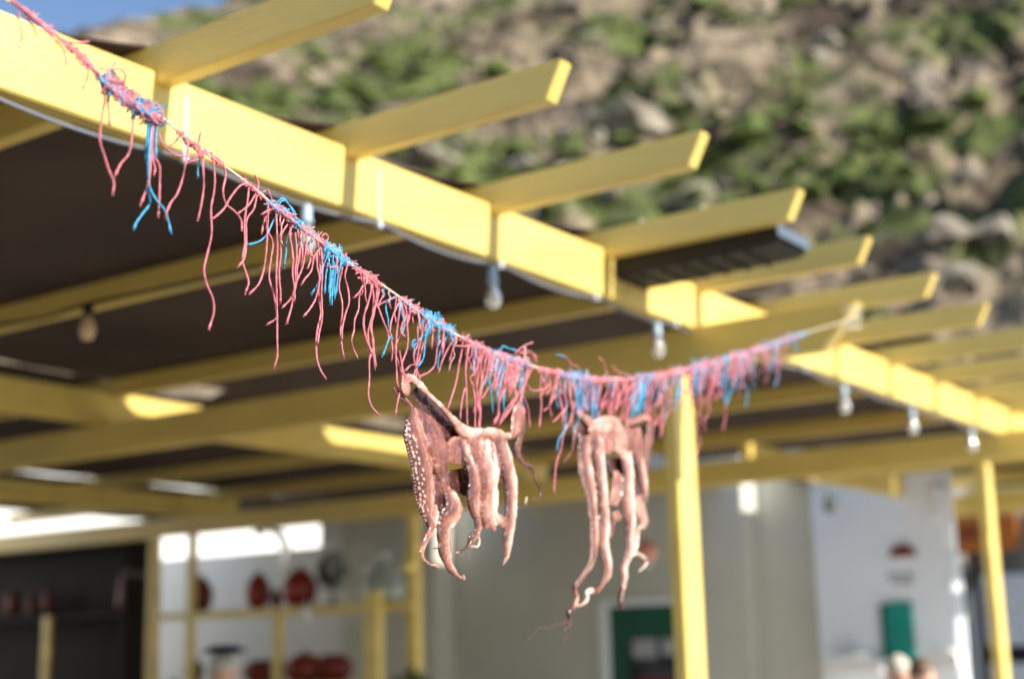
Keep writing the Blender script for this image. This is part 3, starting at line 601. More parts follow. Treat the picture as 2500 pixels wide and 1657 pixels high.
ST = [
 ('0', 'pink', [(60, -40), (160, 50), (240, 105), (310, 165), (400, 240), (500, 310), (600, 385), (650, 440)]), ('0', 'pink', [(90, -30), (180, 55), (270, 110), (330, 180), (420, 255), (520, 330), (640, 445)]), ('0', 'pink', [(50, -10), (130, 40), (220, 110), (300, 150), (380, 215)]),
 ('0', 'pink', [(165, 110), (190, 210), (212, 330), (205, 400), (180, 470)]), ('0', 'pink', [(240, 140), (300, 220), (345, 300), (350, 340)]), ('0', 'pink', [(330, 160), (420, 270), (520, 380), (600, 460), (635, 560), (635, 615)]), ('0', 'pink', [(590, 370), (680, 405), (760, 410), (840, 400)]),
 ('0', 'pink', [(650, 440), (700, 480), (760, 500), (810, 540), (845, 600), (845, 700), (820, 790), (800, 840)]), ('0', 'pink', [(810, 540), (760, 600), (800, 625), (830, 600), (780, 560)]), ('0', 'pink', [(850, 620), (930, 740), (1010, 840), (1030, 940), (1040, 1060), (1050, 1200)]),
 ('0', 'pink', [(830, 590), (930, 680), (975, 820), (1000, 940), (985, 1050), (965, 1200), (960, 1350), (1000, 1500), (1040, 1620), (1085, 1740), (1082, 1840)]), ('0', 'pink', [(1110, 600), (1060, 660), (1020, 720), (1025, 800), (1000, 900), (1000, 1000)]), ('0', 'pink', [(1060, 680), (1100, 700), (1160, 780), (1220, 840)]), ('0', 'pink', [(940, 650), (1050, 670), (1150, 660), (1200, 720), (1190, 790)]), ('0', 'pink', [(900, 720), (980, 760), (1050, 760), (1120, 790)]),
 ('1', 'pink', [(700, 150), (708, 250), (700, 360), (680, 430), (640, 480), (612, 540)]), ('1', 'blue', [(800, 190), (790, 300), (782, 420), (785, 540), (790, 620), (795, 690), (760, 740), (725, 790), (714, 822)]), ('1', 'blue', [(812, 190), (800, 320), (792, 450), (797, 600), (830, 670), (870, 720), (895, 780), (908, 838)]),
 ('1', 'pink', [(825, 190), (815, 300), (800, 430), (795, 540), (775, 620), (752, 690)]), ('1', 'pink', [(830, 180), (822, 300), (815, 420), (848, 490), (850, 580), (845, 680), (842, 755)]), ('1', 'pink', [(820, 200), (812, 330), (810, 440), (824, 500), (820, 525)]), ('1', 'blue', [(835, 250), (828, 340), (830, 430)]), ('1', 'blue', [(795, 200), (782, 330), (775, 440), (778, 470)]), ('1', 'blue', [(806, 200), (796, 330), (786, 470), (790, 560)]), ('1', 'pink', [(815, 190), (806, 330), (800, 500), (790, 590)]),
 ('1', 'pink', [(845, 320), (870, 380), (930, 430), (1000, 440), (1060, 430), (1100, 425)]), ('1', 'pink', [(965, 315), (935, 360), (905, 385)]), ('1', 'pink', [(990, 330), (1000, 400), (985, 480), (970, 560), (940, 640), (905, 690), (882, 745), (882, 770)]), ('1', 'pink', [(1000, 350), (1020, 385), (1050, 385), (1065, 320)]), ('1', 'blue', [(1055, 400), (1060, 460), (1050, 520), (1055, 548)]),
 ('1', 'pink', [(1078, 410), (1078, 500), (1082, 600), (1070, 700), (1052, 770)]), ('1', 'pink', [(1125, 430), (1140, 520), (1138, 620), (1120, 720), (1125, 850), (1100, 960), (1085, 1040), (1100, 1120), (1130, 1190), (1135, 1270), (1112, 1355)]), ('1', 'pink', [(1115, 425), (1180, 470), (1200, 540), (1185, 620), (1200, 690), (1250, 735), (1280, 780), (1285, 830)]), ('1', 'pink', [(965, 320), (985, 370), (1030, 400), (1060, 430)]), ('1', 'pink', [(1090, 425), (1050, 455), (1000, 470)]),
 ('1', 'pink', [(1325, 585), (1280, 595), (1230, 650), (1190, 715), (1150, 760), (1128, 770)]), ('1', 'pink', [(1325, 590), (1315, 680), (1300, 790), (1300, 900), (1290, 990), (1310, 1060), (1320, 1110), (1305, 1160)]), ('1', 'pink', [(1360, 640), (1320, 700), (1265, 742)]), ('1', 'pink', [(1365, 640), (1350, 720), (1310, 780), (1310, 900), (1300, 980), (1268, 1025)]), ('1', 'pink', [(1360, 640), (1375, 590), (1360, 545)]), ('1', 'pink', [(1370, 630), (1420, 680), (1425, 760), (1420, 850), (1415, 950), (1400, 1050), (1375, 1120), (1330, 1165)]), ('1', 'pink', [(1450, 680), (1425, 620)]),
 ('1', 'blue', [(1480, 740), (1450, 790), (1420, 850), (1380, 890), (1322, 908)]), ('1', 'pink', [(1455, 710), (1410, 770), (1392, 845)]), ('1', 'pink', [(1468, 730), (1472, 850), (1475, 950), (1468, 1060), (1470, 1180), (1472, 1300), (1475, 1400), (1475, 1500), (1458, 1560)]), ('1', 'pink', [(1425, 840), (1450, 900), (1440, 980), (1430, 1080), (1450, 1160), (1470, 1250), (1470, 1300), (1425, 1330)]), ('1', 'pink', [(1460, 715), (1420, 730), (1395, 745)]),
 ('2', 'pink', [(620, 470), (560, 570), (545, 680), (545, 800), (530, 950), (530, 1080), (545, 1180), (540, 1290)]), ('2', 'blue', [(640, 540), (610, 660), (600, 780), (580, 910)]), ('2', 'pink', [(650, 500), (650, 700), (670, 850), (670, 1000), (690, 1150), (690, 1270)]), ('2', 'pink', [(700, 560), (720, 800), (700, 950), (700, 1080), (680, 1220), (660, 1340), (610, 1510)]), ('2', 'pink', [(760, 640), (740, 800), (720, 940), (720, 1060), (690, 1180), (640, 1270), (565, 1350)]), ('2', 'pink', [(800, 660), (790, 850), (760, 970), (720, 1060)]), ('2', 'pink', [(690, 450), (640, 560), (660, 700), (680, 850)]),
 ('2', 'pink', [(970, 710), (900, 820), (870, 960), (800, 1050), (775, 1095)]), ('2', 'pink', [(930, 780), (935, 930), (960, 1060), (920, 1250), (860, 1360), (795, 1440)]), ('2', 'pink', [(960, 800), (970, 1000), (950, 1150), (960, 1300), (970, 1420), (930, 1600), (920, 1750), (935, 1900), (970, 2020), (1018, 2100)]), ('2', 'pink', [(980, 780), (985, 1000), (975, 1200), (985, 1450), (960, 1600), (940, 1720)]), ('2', 'pink', [(1240, 780), (1180, 1000), (1170, 1150), (1200, 1290), (1200, 1420), (1180, 1560), (1190, 1700), (1215, 1880)]), ('2', 'pink', [(1240, 780), (1250, 900), (1230, 1020), (1260, 1150), (1275, 1290), (1230, 1420), (1205, 1560), (1190, 1690)]),
 ('2', 'pink', [(1100, 770), (1145, 850), (1120, 920), (1030, 910)]), ('2', 'blue', [(1040, 760), (990, 920), (940, 1090), (880, 1200)]), ('2', 'blue', [(1050, 900), (1030, 1000), (1015, 1190)]), ('2', 'blue', [(480, 250), (570, 190), (620, 250), (690, 330), (710, 420), (760, 440)]), ('2', 'blue', [(520, 240), (590, 215), (650, 290), (690, 380), (720, 440)]), ('2', 'blue', [(720, 560), (690, 640), (730, 705), (810, 705), (860, 650)]), ('2', 'pink', [(820, 720), (860, 790), (890, 810)]), ('2', 'pink', [(980, 600), (1020, 570), (1050, 610), (1020, 650), (990, 640)]),
 ('2', 'pink', [(1460, 1080), (1400, 1150), (1380, 1250), (1370, 1370), (1330, 1480), (1320, 1600), (1300, 1700), (1320, 1800), (1362, 1880)]), ('2', 'pink', [(1500, 1040), (1500, 1200), (1440, 1400), (1430, 1560), (1460, 1700), (1500, 1850)]), ('2', 'pink', [(1530, 1050), (1560, 1200), (1540, 1400), (1510, 1560), (1540, 1800), (1560, 1960)]), ('2', 'pink', [(1560, 1080), (1575, 1250), (1500, 1500), (1470, 1650), (1510, 1850)]), ('2', 'pink', [(1440, 1100), (1390, 1180), (1330, 1240)]), ('2', 'pink', [(1450, 1040), (1400, 1040), (1370, 1040)]), ('2', 'pink', [(1450, 1000), (1400, 960), (1370, 950)]),
 ('r', 'pink', [(1320, 780), (1340, 900), (1330, 1000), (1320, 1100), (1340, 1200), (1310, 1300), (1310, 1420), (1305, 1520), (1325, 1600), (1365, 1650)]), ('r', 'pink', [(1350, 800), (1360, 920), (1320, 1050), (1330, 1150), (1345, 1350)]), ('r', 'pink', [(1340, 800), (1300, 950), (1270, 1050), (1290, 1160), (1330, 1260)]),
 ('3', 'pink', [(60, 240), (95, 300), (150, 430), (200, 560), (215, 640)]), ('3', 'blue', [(280, 200), (200, 240), (180, 320), (205, 440), (210, 560), (240, 620)]), ('3', 'blue', [(240, 600), (215, 640), (180, 730), (150, 810)]), ('3', 'pink', [(290, 190), (180, 240), (90, 290)]), ('3', 'pink', [(100, 280), (150, 180)]), ('3', 'pink', [(330, 230), (250, 420), (230, 560), (240, 660), (250, 760), (245, 860)]), ('3', 'pink', [(340, 240), (320, 400), (300, 560), (290, 700), (290, 850), (300, 1000), (300, 1100), (330, 1200), (310, 1300), (285, 1440)]), ('3', 'pink', [(440, 300), (380, 450), (330, 600), (280, 750), (320, 900), (350, 1010)]), ('3', 'pink', [(455, 330), (410, 450), (420, 640), (400, 760), (360, 880), (350, 960)]), ('3', 'blue', [(350, 250), (350, 360), (380, 480), (350, 600)]), ('3', 'pink', [(350, 260), (370, 400), (340, 560), (380, 610)]), ('3', 'pink', [(300, 1000), (310, 1130), (350, 1230), (420, 1310), (465, 1360)]),
 ('3', 'pink', [(550, 380), (520, 520), (520, 700), (480, 790), (490, 900), (520, 1000), (540, 1060)]), ('3', 'pink', [(575, 400), (570, 560), (540, 720), (520, 830), (510, 980)]), ('3', 'pink', [(590, 400), (600, 600), (560, 750), (530, 900)]), ('3', 'blue', [(680, 480), (610, 590), (600, 700), (580, 850), (520, 930)]), ('3', 'blue', [(640, 530), (540, 650), (480, 720), (490, 790)]), ('3', 'blue', [(520, 650), (470, 660), (460, 740)]), ('3', 'pink', [(740, 430), (740, 600), (720, 800), (700, 920), (640, 990), (540, 1040)]), ('3', 'pink', [(790, 420), (800, 560), (780, 700), (790, 760)]), ('3', 'pink', [(770, 430), (790, 600), (800, 700), (780, 800)]), ('3', 'blue', [(820, 500), (830, 600), (760, 780), (740, 880), (730, 950)]), ('3', 'pink', [(930, 600), (860, 720), (790, 860), (750, 990)]), ('3', 'pink', [(850, 560), (870, 680), (900, 710), (1000, 720), (1060, 720)]), ('3', 'pink', [(520, 920), (450, 920), (390, 980)]),
 ('3', 'pink', [(1000, 620), (990, 780), (960, 900), (930, 1080), (890, 1240), (840, 1390)]), ('3', 'pink', [(1060, 690), (1050, 850), (1030, 1000), (1020, 1150), (990, 1300), (975, 1480)]), ('3', 'pink', [(1070, 700), (1030, 900), (1040, 1150), (1045, 1350), (1045, 1560)]), ('3', 'pink', [(1090, 700), (1110, 850), (1120, 1000), (1080, 1060), (1110, 1150), (1130, 1300), (1130, 1620)]), ('3', 'pink', [(1180, 760), (1170, 900), (1160, 1050), (1140, 1200), (1180, 1350), (1170, 1600)]), ('3', 'pink', [(1200, 780), (1190, 950), (1200, 1100), (1170, 1250), (1190, 1400), (1180, 1600)]), ('3', 'pink', [(1265, 780), (1240, 900), (1210, 1020), (1200, 1180), (1170, 1330), (1190, 1500)]), ('3', 'pink', [(1280, 1150), (1240, 1220), (1200, 1280)]), ('3', 'pink', [(1060, 1060), (1120, 1140), (1160, 1250), (1120, 1400)]), ('3', 'pink', [(1100, 700), (1160, 880), (1130, 1020), (1150, 1180), (1160, 1400)]),
 ('3', 'blue', [(1340, 760), (1350, 900), (1290, 1060), (1300, 1200), (1320, 1400)]), ('3', 'blue', [(1390, 800), (1360, 1000), (1390, 1200), (1370, 1300)]), ('3', 'pink', [(1480, 860), (1430, 1000), (1400, 1150), (1380, 1300), (1370, 1440), (1330, 1520)]), ('3', 'pink', [(1540, 880), (1500, 1020), (1460, 1150), (1390, 1300), (1380, 1440), (1340, 1540)]), ('3', 'pink', [(1450, 830), (1400, 960), (1370, 1100), (1380, 1240)]), ('3', 'pink', [(1510, 860), (1480, 980), (1440, 1120), (1400, 1250)]), ('3', 'pink', [(1640, 930), (1560, 1080), (1500, 1240)]), ('3', 'pink', [(1700, 920), (1640, 1100), (1560, 1250), (1460, 1400), (1370, 1560)]), ('3', 'pink', [(1740, 930), (1680, 1080), (1600, 1220), (1500, 1370), (1400, 1540)]), ('3', 'pink', [(1720, 930), (1660, 1090), (1580, 1240), (1520, 1380), (1440, 1480)]), ('3', 'blue', [(1450, 1180), (1435, 1300), (1440, 1400)]), ('3', 'blue', [(1560, 900), (1640, 1000), (1620, 1200), (1640, 1380)]), ('3', 'pink', [(1600, 1200), (1640, 1260), (1690, 1370), (1705, 1480), (1710, 1560)]), ('3', 'pink', [(1560, 800), (1590, 760), (1680, 700), (1740, 680)]), ('3', 'pink', [(1600, 790), (1700, 770), (1790, 840)]), ('3', 'pink', [(1620, 790), (1720, 800), (1780, 880)]), ('3', 'rope', [(1640, 900), (1665, 800), (1660, 730)]), ('3', 'blue', [(1400, 760), (1430, 720), (1480, 740), (1560, 760)]), ('3', 'blue', [(1400, 900), (1380, 1060), (1440, 1200)]),
 ('4', 'pink', [(0, 420), (60, 510), (150, 520), (220, 490), (250, 440)]), ('4', 'pink', [(160, 330), (150, 500), (160, 650), (145, 870)]), ('4', 'pink', [(290, 350), (300, 480), (270, 600), (230, 680), (190, 710)]), ('4', 'pink', [(240, 330), (240, 420), (250, 500), (215, 560)]), ('4', 'pink', [(330, 350), (350, 480), (390, 600), (400, 750), (380, 880)]), ('4', 'blue', [(390, 350), (395, 560), (400, 700), (390, 880)]), ('4', 'blue', [(410, 850), (370, 920), (330, 1000), (310, 1090)]), ('4', 'pink', [(440, 280), (430, 430), (430, 560), (470, 680), (440, 800)]), ('4', 'pink', [(470, 650), (450, 800), (380, 930), (350, 1080), (310, 1200), (290, 1350), (285, 1490)]), ('4', 'pink', [(400, 690), (360, 730), (310, 790), (270, 820)]), ('4', 'pink', [(600, 330), (580, 480), (570, 600), (570, 700)]), ('4', 'pink', [(660, 420), (670, 600), (690, 780)]), ('4', 'pink', [(700, 380), (720, 520), (700, 640), (690, 790)]),
 ('4', 'pink', [(820, 390), (830, 560), (760, 650), (700, 790)]), ('4', 'pink', [(850, 390), (860, 560), (810, 700), (820, 790)]), ('4', 'pink', [(900, 390), (890, 550), (870, 700), (860, 790)]), ('4', 'pink', [(870, 400), (850, 600), (830, 780)]), ('4', 'pink', [(790, 400), (800, 520), (760, 600), (730, 700)]), ('4', 'pink', [(1000, 390), (970, 550), (940, 700), (915, 810)]), ('4', 'pink', [(1060, 400), (1030, 560), (1000, 680), (960, 800)]), ('4', 'pink', [(1040, 400), (1060, 480), (1020, 600), (980, 700), (940, 800)]), ('4', 'pink', [(1120, 370), (1100, 500), (1020, 650), (970, 790)]),
 ('4', 'pink', [(1280, 360), (1220, 560), (1200, 660), (1190, 760)]), ('4', 'pink', [(1370, 340), (1330, 480), (1290, 600), (1330, 680), (1290, 800), (1210, 900)]), ('4', 'pink', [(1380, 340), (1340, 560), (1400, 680), (1340, 800), (1300, 960)]), ('4', 'pink', [(1330, 400), (1300, 620), (1230, 680), (1260, 780), (1240, 860)]), ('4', 'pink', [(1360, 500), (1310, 640), (1320, 760), (1300, 880)]), ('4', 'pink', [(520, 300), (440, 260), (400, 200)]), ('4', 'blue', [(390, 215), (370, 195), (310, 180)]), ('4', 'pink', [(790, 380), (760, 260), (710, 200)]), ('4', 'pink', [(1000, 370), (900, 340), (840, 290)]), ('4', 'pink', [(380, 800), (370, 740), (360, 640), (330, 580)]), ('4', 'blue', [(1420, 330), (1470, 480), (1450, 620), (1440, 700)]), ('4', 'pink', [(1440, 380), (1410, 480), (1390, 520)]),
 ('5', 'blue', [(20, 600), (60, 700), (50, 850), (30, 980)]), ('5', 'blue', [(60, 590), (90, 760), (60, 900)]), ('5', 'blue', [(210, 560), (240, 720), (200, 820), (220, 900)]), ('5', 'blue', [(300, 520), (290, 700), (270, 820), (260, 940)]), ('5', 'blue', [(340, 500), (320, 600), (300, 700)]), ('5', 'pink', [(190, 600), (200, 850), (210, 1000), (250, 1080)]), ('5', 'pink', [(330, 560), (320, 700), (330, 800), (360, 950), (350, 1060), (310, 1130), (320, 1220)]), ('5', 'pink', [(260, 700), (260, 900), (270, 1050), (250, 1200), (270, 1320), (230, 1470)]), ('5', 'pink', [(500, 520), (460, 700), (400, 800), (350, 950), (370, 1050)]), ('5', 'pink', [(470, 540), (440, 700), (460, 830), (490, 900)]),
 ('5', 'blue', [(540, 520), (510, 750), (520, 900), (510, 980)]), ('5', 'blue', [(600, 500), (610, 640), (600, 780), (560, 860), (530, 960)]), ('5', 'pink', [(520, 900), (510, 1000), (510, 1100), (490, 1210)]), ('5', 'blue', [(710, 480), (700, 640), (680, 720), (720, 820), (720, 920), (700, 990)]), ('5', 'pink', [(680, 440), (640, 560), (660, 640)]), ('5', 'pink', [(760, 440), (740, 560), (690, 600), (650, 650)]), ('5', 'blue', [(920, 360), (930, 450), (950, 550), (945, 660)]), ('5', 'pink', [(1100, 330), (1080, 480), (1030, 600), (1010, 760)]), ('5', 'pink', [(390, 520), (400, 620), (380, 700), (420, 780), (470, 740)]), ('5', 'pink', [(560, 480), (600, 560), (560, 640), (520, 720)]), ('5', 'blue', [(890, 350), (870, 430), (900, 500)]),
]
for c, col, pts in ST: strand(c, pts, col)
# dense tufts
def bundle(c, top, bot, n, col, sw=.03, lo=.75, rad=.0013):
    (x0, x1, y0), (u0, u1, v0) = top, bot
    for k in range(n):
        t = random.random(); a = (x0+(x1-x0)*t, y0+random.uniform(-20, 20)); b = (u0+(u1-u0)*(t*.7+random.random()*.3), y0+(v0-y0)*random.uniform(lo, 1.03))
        mids = [(a[0]+(b[0]-a[0])*q_+random.uniform(-1, 1)*sw*(v0-y0), a[1]+(b[1]-a[1])*q_) for q_ in (.3, .62)]
        strand(c, [a]+mids+[b], col, rad)
bundle('2', (1060, 1210, 690), (1040, 1160, 1310), 11, 'blue'); bundle('2', (1000, 1120, 740), (940, 1010, 1060), 4, 'blue')
bundle('3', (600, 840, 360), (560, 700, 620), 7, 'blue'); bundle('3', (700, 860, 400), (690, 830, 700), 4, 'blue')
bundle('4', (420, 620, 340), (450, 660, 800), 13, 'blue'); bundle('4', (1100, 1240, 380), (1010, 1160, 770), 15, 'blue'); bundle('4', (650, 1080, 380), (640, 960, 760), 8, 'pink')
bundle('5', (180, 560, 560), (190, 540, 900), 9, 'pink'); bundle('5', (180, 340, 540), (180, 320, 880), 7, 'blue'); bundle('5', (480, 760, 480), (500, 720, 720), 6, 'pink', lo=.5); bundle('3', (1330, 1700, 840), (1290, 1560, 1200), 12, 'pink'); bundle('3', (1340, 1500, 800), (1290, 1400, 1150), 4, 'blue')

def fringe(px0, px1, n, l0, l1, mix, rad=.0013):
    for k in range(n):
        x = random.uniform(px0, px1); y = rope_at(x); l = random.uniform(l0, l1)*random.random()**.4; col = random.choices(['pink', 'blue', 'paleends'], mix)[0]; P = [(x, y)]; dx = random.uniform(-.25, .18); m = random.randint(3, 5)
        for i in range(1, m+1): P.append((x+dx*l*i/m+random.uniform(-.07, .07)*l, y+l*i/m))
        strand(None, P, col, rad*random.uniform(.7, 1.15), stuff=True)
def rope_at(px): return np.interp(px, [p[0] for p in LPX], [p[1] for p in LPX])
fringe(640, 860, 16, 40, 110, (1, .3, .4)); fringe(880, 1120, 26, 40, 100, (1, .35, .5)); fringe(1130, 1300, 34, 60, 130, (1, .35, .9)); fringe(1310, 1620, 60, 50, 130, (1, .6, .8)); fringe(1600, 1900, 85, 40, 120, (1, .8, .8)); fringe(1860, 1945, 10, 15, 45, (.4, 1, .3))
fringe(240, 380, 14, 20, 50, (1, .4, .2), .0008)

# knots: wraps of fine twine about the rope, and wild short ends
def rope_at(px):
    xs = [p[0] for p in LPX]; return np.interp(px, xs, [p[1] for p in LPX])
def knot(px0, px1, mix, n, spread=10, stub=.35, rad=.00085):
    n = int(n*1.5); stub = .55
    byc = {}
    for k in range(n):
        px = random.uniform(px0, px1); py = rope_at(px); col = random.choices(['pink', 'blue', 'paleends'], mix)[0]
        mb = byc.setdefault(col, MB()); m = random.randint(5, 9); ph = random.random()*6.28; R_ = random.uniform(.25, 1)*spread; P = []
        for i in range(m):
            a = ph+i*random.uniform(.9, 1.9)
            P.append(LP(px+math.cos(a*.7)*R_*.8+i*random.uniform(-1, 1.2), py+math.sin(a)*R_*.75+random.uniform(-1, 1)+R_*.12, math.cos(a)*R_*.0006+.001))
        if random.random() < stub:
            d = random.uniform(-math.pi, math.pi); l = random.uniform(6, 22); P += [LP(px+math.cos(d)*l, py+math.sin(d)*l*.8, .003)]
        C_ = catmull(P, 3); mb.tube(C_, [rad*random.uniform(.8, 1.3)]*len(C_), 5)
    for col, mb in byc.items():
        o = mb.build('knot', M[col], tl); o['kind'] = 'stuff'
for a in [(60, 130, (1, 0, .3), 26, 9), (165, 218, (1, 0, .25), 40, 11), (225, 258, (1, .1, .1), 12, 9), (250, 385, (1, .5, .15), 110, 36), (330, 385, (.7, 1, .1), 50, 18), (432, 470, (1, .05, .1), 16, 7), (480, 545, (1, 0, .1), 26, 8), (590, 640, (1, 0, .1), 16, 6), (660, 735, (1, .9, .1), 60, 15), (735, 805, (1, .2, 1), 50, 12), (800, 848, (.2, 1, .1), 55, 15), (850, 880, (1, .3, .4), 12, 9), (885, 915, (1, 0, .1), 40, 12), (918, 940, (1, 0, 0), 8, 4), (975, 1030, (1, .35, .5), 45, 11), (1035, 1105, (.25, 1, .2), 95, 19), (1125, 1150, (1, .2, .2), 16, 6), (1155, 1200, (1, .05, .5), 40, 10), (1200, 1295, (1, .8, .6), 85, 13), (1320, 1370, (1, .05, .4), 32, 9), (1365, 1440, (.5, 1, .2), 75, 14), (1440, 1560, (1, .1, .5), 70, 10), (1555, 1605, (.4, 1, .2), 45, 14), (1605, 1700, (1, .35, .6), 75, 12), (1700, 1860, (1, .7, .6), 110, 13), (1850, 1945, (.5, 1, .4), 60, 11), (1935, 1965, (.1, 1, .1), 8, 8)]:
    knot(*a)
for col, mb in overflow.items():
    o = mb.build(col+'_strand_tufts', M[col], tl); o['kind'] = 'stuff'

# ------------------------------------------------------------------ octopuses
def flesh(name, crop, tubes, thin, off, label, pig_shade, voxel=.0021):
    ox, oy, s = crop; mb = MB()
    def pt(x, y, w):                                      # crop px -> hanging plane, w in crop px
        d = LP(ox+x/s, oy+y/s, 0); m = d.dot(Vector(FWD))/F/s; return LP(ox+x/s, oy+y/s, w*m+off), m
    def loft(sec, sides=18, sub=5):
        Q = catmull([np.array(q_, float) for q_ in sec], sub); rings = []; n = len(Q)
        for i, q_ in enumerate(Q):
            a, b = Q[max(i-1, 0)], Q[min(i+1, n-1)]; t = np.array([b[0]-a[0], b[1]-a[1]]); t /= np.linalg.norm(t)+1e-9; nn = np.array([-t[1], t[0]])
            ra, rb = max(q_[3], 1), max(q_[4], 1); ring = []
            for k in range(sides):
                an = 2*math.pi*k/sides; p, _ = pt(q_[0]+nn[0]*ra*math.cos(an), q_[1]+nn[1]*ra*math.cos(an), q_[2]*1.9+rb*1.5*math.sin(an)); ring.append(p)
            rings.append(ring)
        v = [p for r in rings for p in r]; f = []
        for i in range(n-1):
            for k in range(sides): k2 = (k+1) % sides; f.append((i*sides+k, i*sides+k2, (i+1)*sides+k2, (i+1)*sides+k))
        for base, rev in ((0, True), ((n-1)*sides, False)):
            c = sum((Vector(v[base+k]) for k in range(sides)), Vector())/sides; v.append(c); ci = len(v)-1
            for k in range(sides):
                k2 = (k+1) % sides; f.append((base+k2, base+k, ci) if rev else (base+k, base+k2, ci))
        return v, f
    kp = []
    for ti, t in enumerate(tubes):
        vv, ff = loft(t); mb.add(vv, ff, True); base, left = pig_shade.get(ti, (.38, 0))
        for j, v_ in enumerate(vv): kp.append((v_, min(1, base+left*max(-.8, math.cos(2*math.pi*(j % 18)/18)))))  # pigment plus painted shade: left sides browned, right sides paled as if sunlit
    from mathutils.kdtree import KDTree
    kd = KDTree(len(kp)); [kd.insert(p_[0], i_) for i_, p_ in enumerate(kp)]; kd.balance()
    me = mb.mesh('tmp'); bm = bmesh.new(); bm.from_mesh(me); bmesh.ops.recalc_face_normals(bm, faces=bm.faces[:]); bm.to_mesh(me); bm.free()
    tmp = bpy.data.objects.new('tmp', me); C.objects.link(tmp)
    rm = tmp.modifiers.new('r', 'REMESH'); rm.mode = 'VOXEL'; rm.voxel_size = voxel
    sm = tmp.modifiers.new('s', 'SMOOTH'); sm.factor = .5; sm.iterations = 4
    dg = bpy.context.evaluated_depsgraph_get(); ev = tmp.evaluated_get(dg); m2 = bpy.data.meshes.new_from_object(ev); bpy.data.objects.remove(tmp)
    vs = [Vector(v.co) for v in m2.vertices]; fs = [tuple(p.vertices) for p in m2.polygons]
    # wrinkles and lumps of the drying skin
    nrm = [v.normal.copy() for v in m2.vertices]
    for i, v in enumerate(vs):
        vs[i] = v+nrm[i]*(.0016*noise.noise(v*60)+.0010*noise.noise(v*150)+.0026*(noise.noise(Vector((v.x*40, v.y*40, v.z*14)))))
    bvh = BVHTree.FromPolygons(vs, fs)
    fb = MB(); fb.add(vs, fs, True)
    for t in thin:
        P = [pt(x, y, w*1.9)[0] for x, y, w, r in t]; m = pt(t[0][0], t[0][1], 0)[1]; Q = catmull([(*p, r_[3]*m) for p, r_ in zip(P, t)], 6)
        fb.tube([q_[:3] for q_ in Q], [max(q_[3], .0004)*(1+.12*math.sin(i*1.7)) for i, q_ in enumerate(Q)], 8)
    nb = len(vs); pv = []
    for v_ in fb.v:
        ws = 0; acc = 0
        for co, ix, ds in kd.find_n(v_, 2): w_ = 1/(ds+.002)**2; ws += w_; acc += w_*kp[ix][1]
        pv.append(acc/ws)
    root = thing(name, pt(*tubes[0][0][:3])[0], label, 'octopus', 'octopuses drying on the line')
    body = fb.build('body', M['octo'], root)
    at_ = body.data.attributes.new('pigment_shade', 'FLOAT', 'POINT'); at_.data.foreach_set('value', pv)
    return root, bvh, pt
def sucker_mesh():
    v = MB().lathe([(0, .10), (.35, .12), (.55, .35), (.8, .5), (1.0, .30), (1.02, 0), (.9, -.4)], (0, 0, 0), 12); return v.mesh('sucker')
SM = sucker_mesh(); SM.materials.append(M['sucker'])
def suckers(root, bvh, crop, pts, size, side=(-.6, 0)):
    ox, oy, s = crop
    for (x, y, k) in pts:
        d = Vector(un(ray(ox+x/s, oy+y/s))); hit = bvh.ray_cast(Vector((0, 0, 0)), d)
        if hit[0] is None: continue
        n = hit[1];
        if n.dot(d) > 0: n = -n
        o = bpy.data.objects.new('sucker', SM); C.objects.link(o); o.parent = root; o.matrix_parent_inverse = Matrix.Translation(-Vector(root.location))
        o.location = hit[0]; o.rotation_mode = 'QUATERNION'; o.rotation_quaternion = n.to_track_quat('Z', 'Y'); o.scale = (size*k*random.uniform(.72, 1.2),)*3
def path_pts(sec, side, step, k0, k1, x_j=2, f0=0, f1=1):
    Q = catmull([np.array(q_[:4], float) for q_ in sec], 8); out = []; acc = 0; n = len(Q)
    for i in range(1, n):
        acc += np.linalg.norm(Q[i][:2]-Q[i-1][:2]); fr = i/n
        if acc >= step*(k0+(k1-k0)*fr) and f0 <= fr <= f1:
            acc = 0; t = Q[i][:2]-Q[i-1][:2]; t /= np.linalg.norm(t)+1e-9; nn = np.array([-t[1], t[0]])
            p = Q[i][:2]+nn*Q[i][3]*side; out.append((p[0]+random.uniform(-x_j, x_j), p[1]+random.uniform(-x_j, x_j), k0+(k1-k0)*fr))
    return out
K1 = (940, 880, 2.85)
A1 = [(195, 330, 5, 16, 16), (192, 400, 10, 38, 28), (195, 480, 15, 64, 36), (208, 560, 20, 74, 40), (235, 650, 20, 76, 42), (255, 750, 20, 76, 42), (265, 850, 15, 70, 42), (272, 950, 12, 66, 40), (285, 1030, 8, 54, 36), (300, 1090, 5, 36, 28), (312, 1150, 0, 22, 20)]
A1t = [(345, 1010, 10, 10, 12), (347, 1080, 14, 20, 14), (330, 1160, 14, 22, 16), (295, 1230, 12, 25, 16), (262, 1300, 10, 20, 14), (256, 1350, 8, 16, 12), (278, 1390, 6, 14, 11), (320, 1420, 4, 11, 10), (365, 1436, 2, 8, 8)]
A2 = [(425, 890, 12, 26, 20), (455, 950, 20, 50, 32), (478, 1020, 26, 66, 40), (450, 1080, 24, 74, 38), (415, 1150, 18, 52, 32), (405, 1220, 16, 45, 30), (408, 1290, 13, 42, 28), (420, 1360, 10, 38, 24), (445, 1425, 8, 31, 20), (485, 1478, 5, 24, 17), (522, 1507, 3, 17, 13), (545, 1520, 2, 11, 10)]
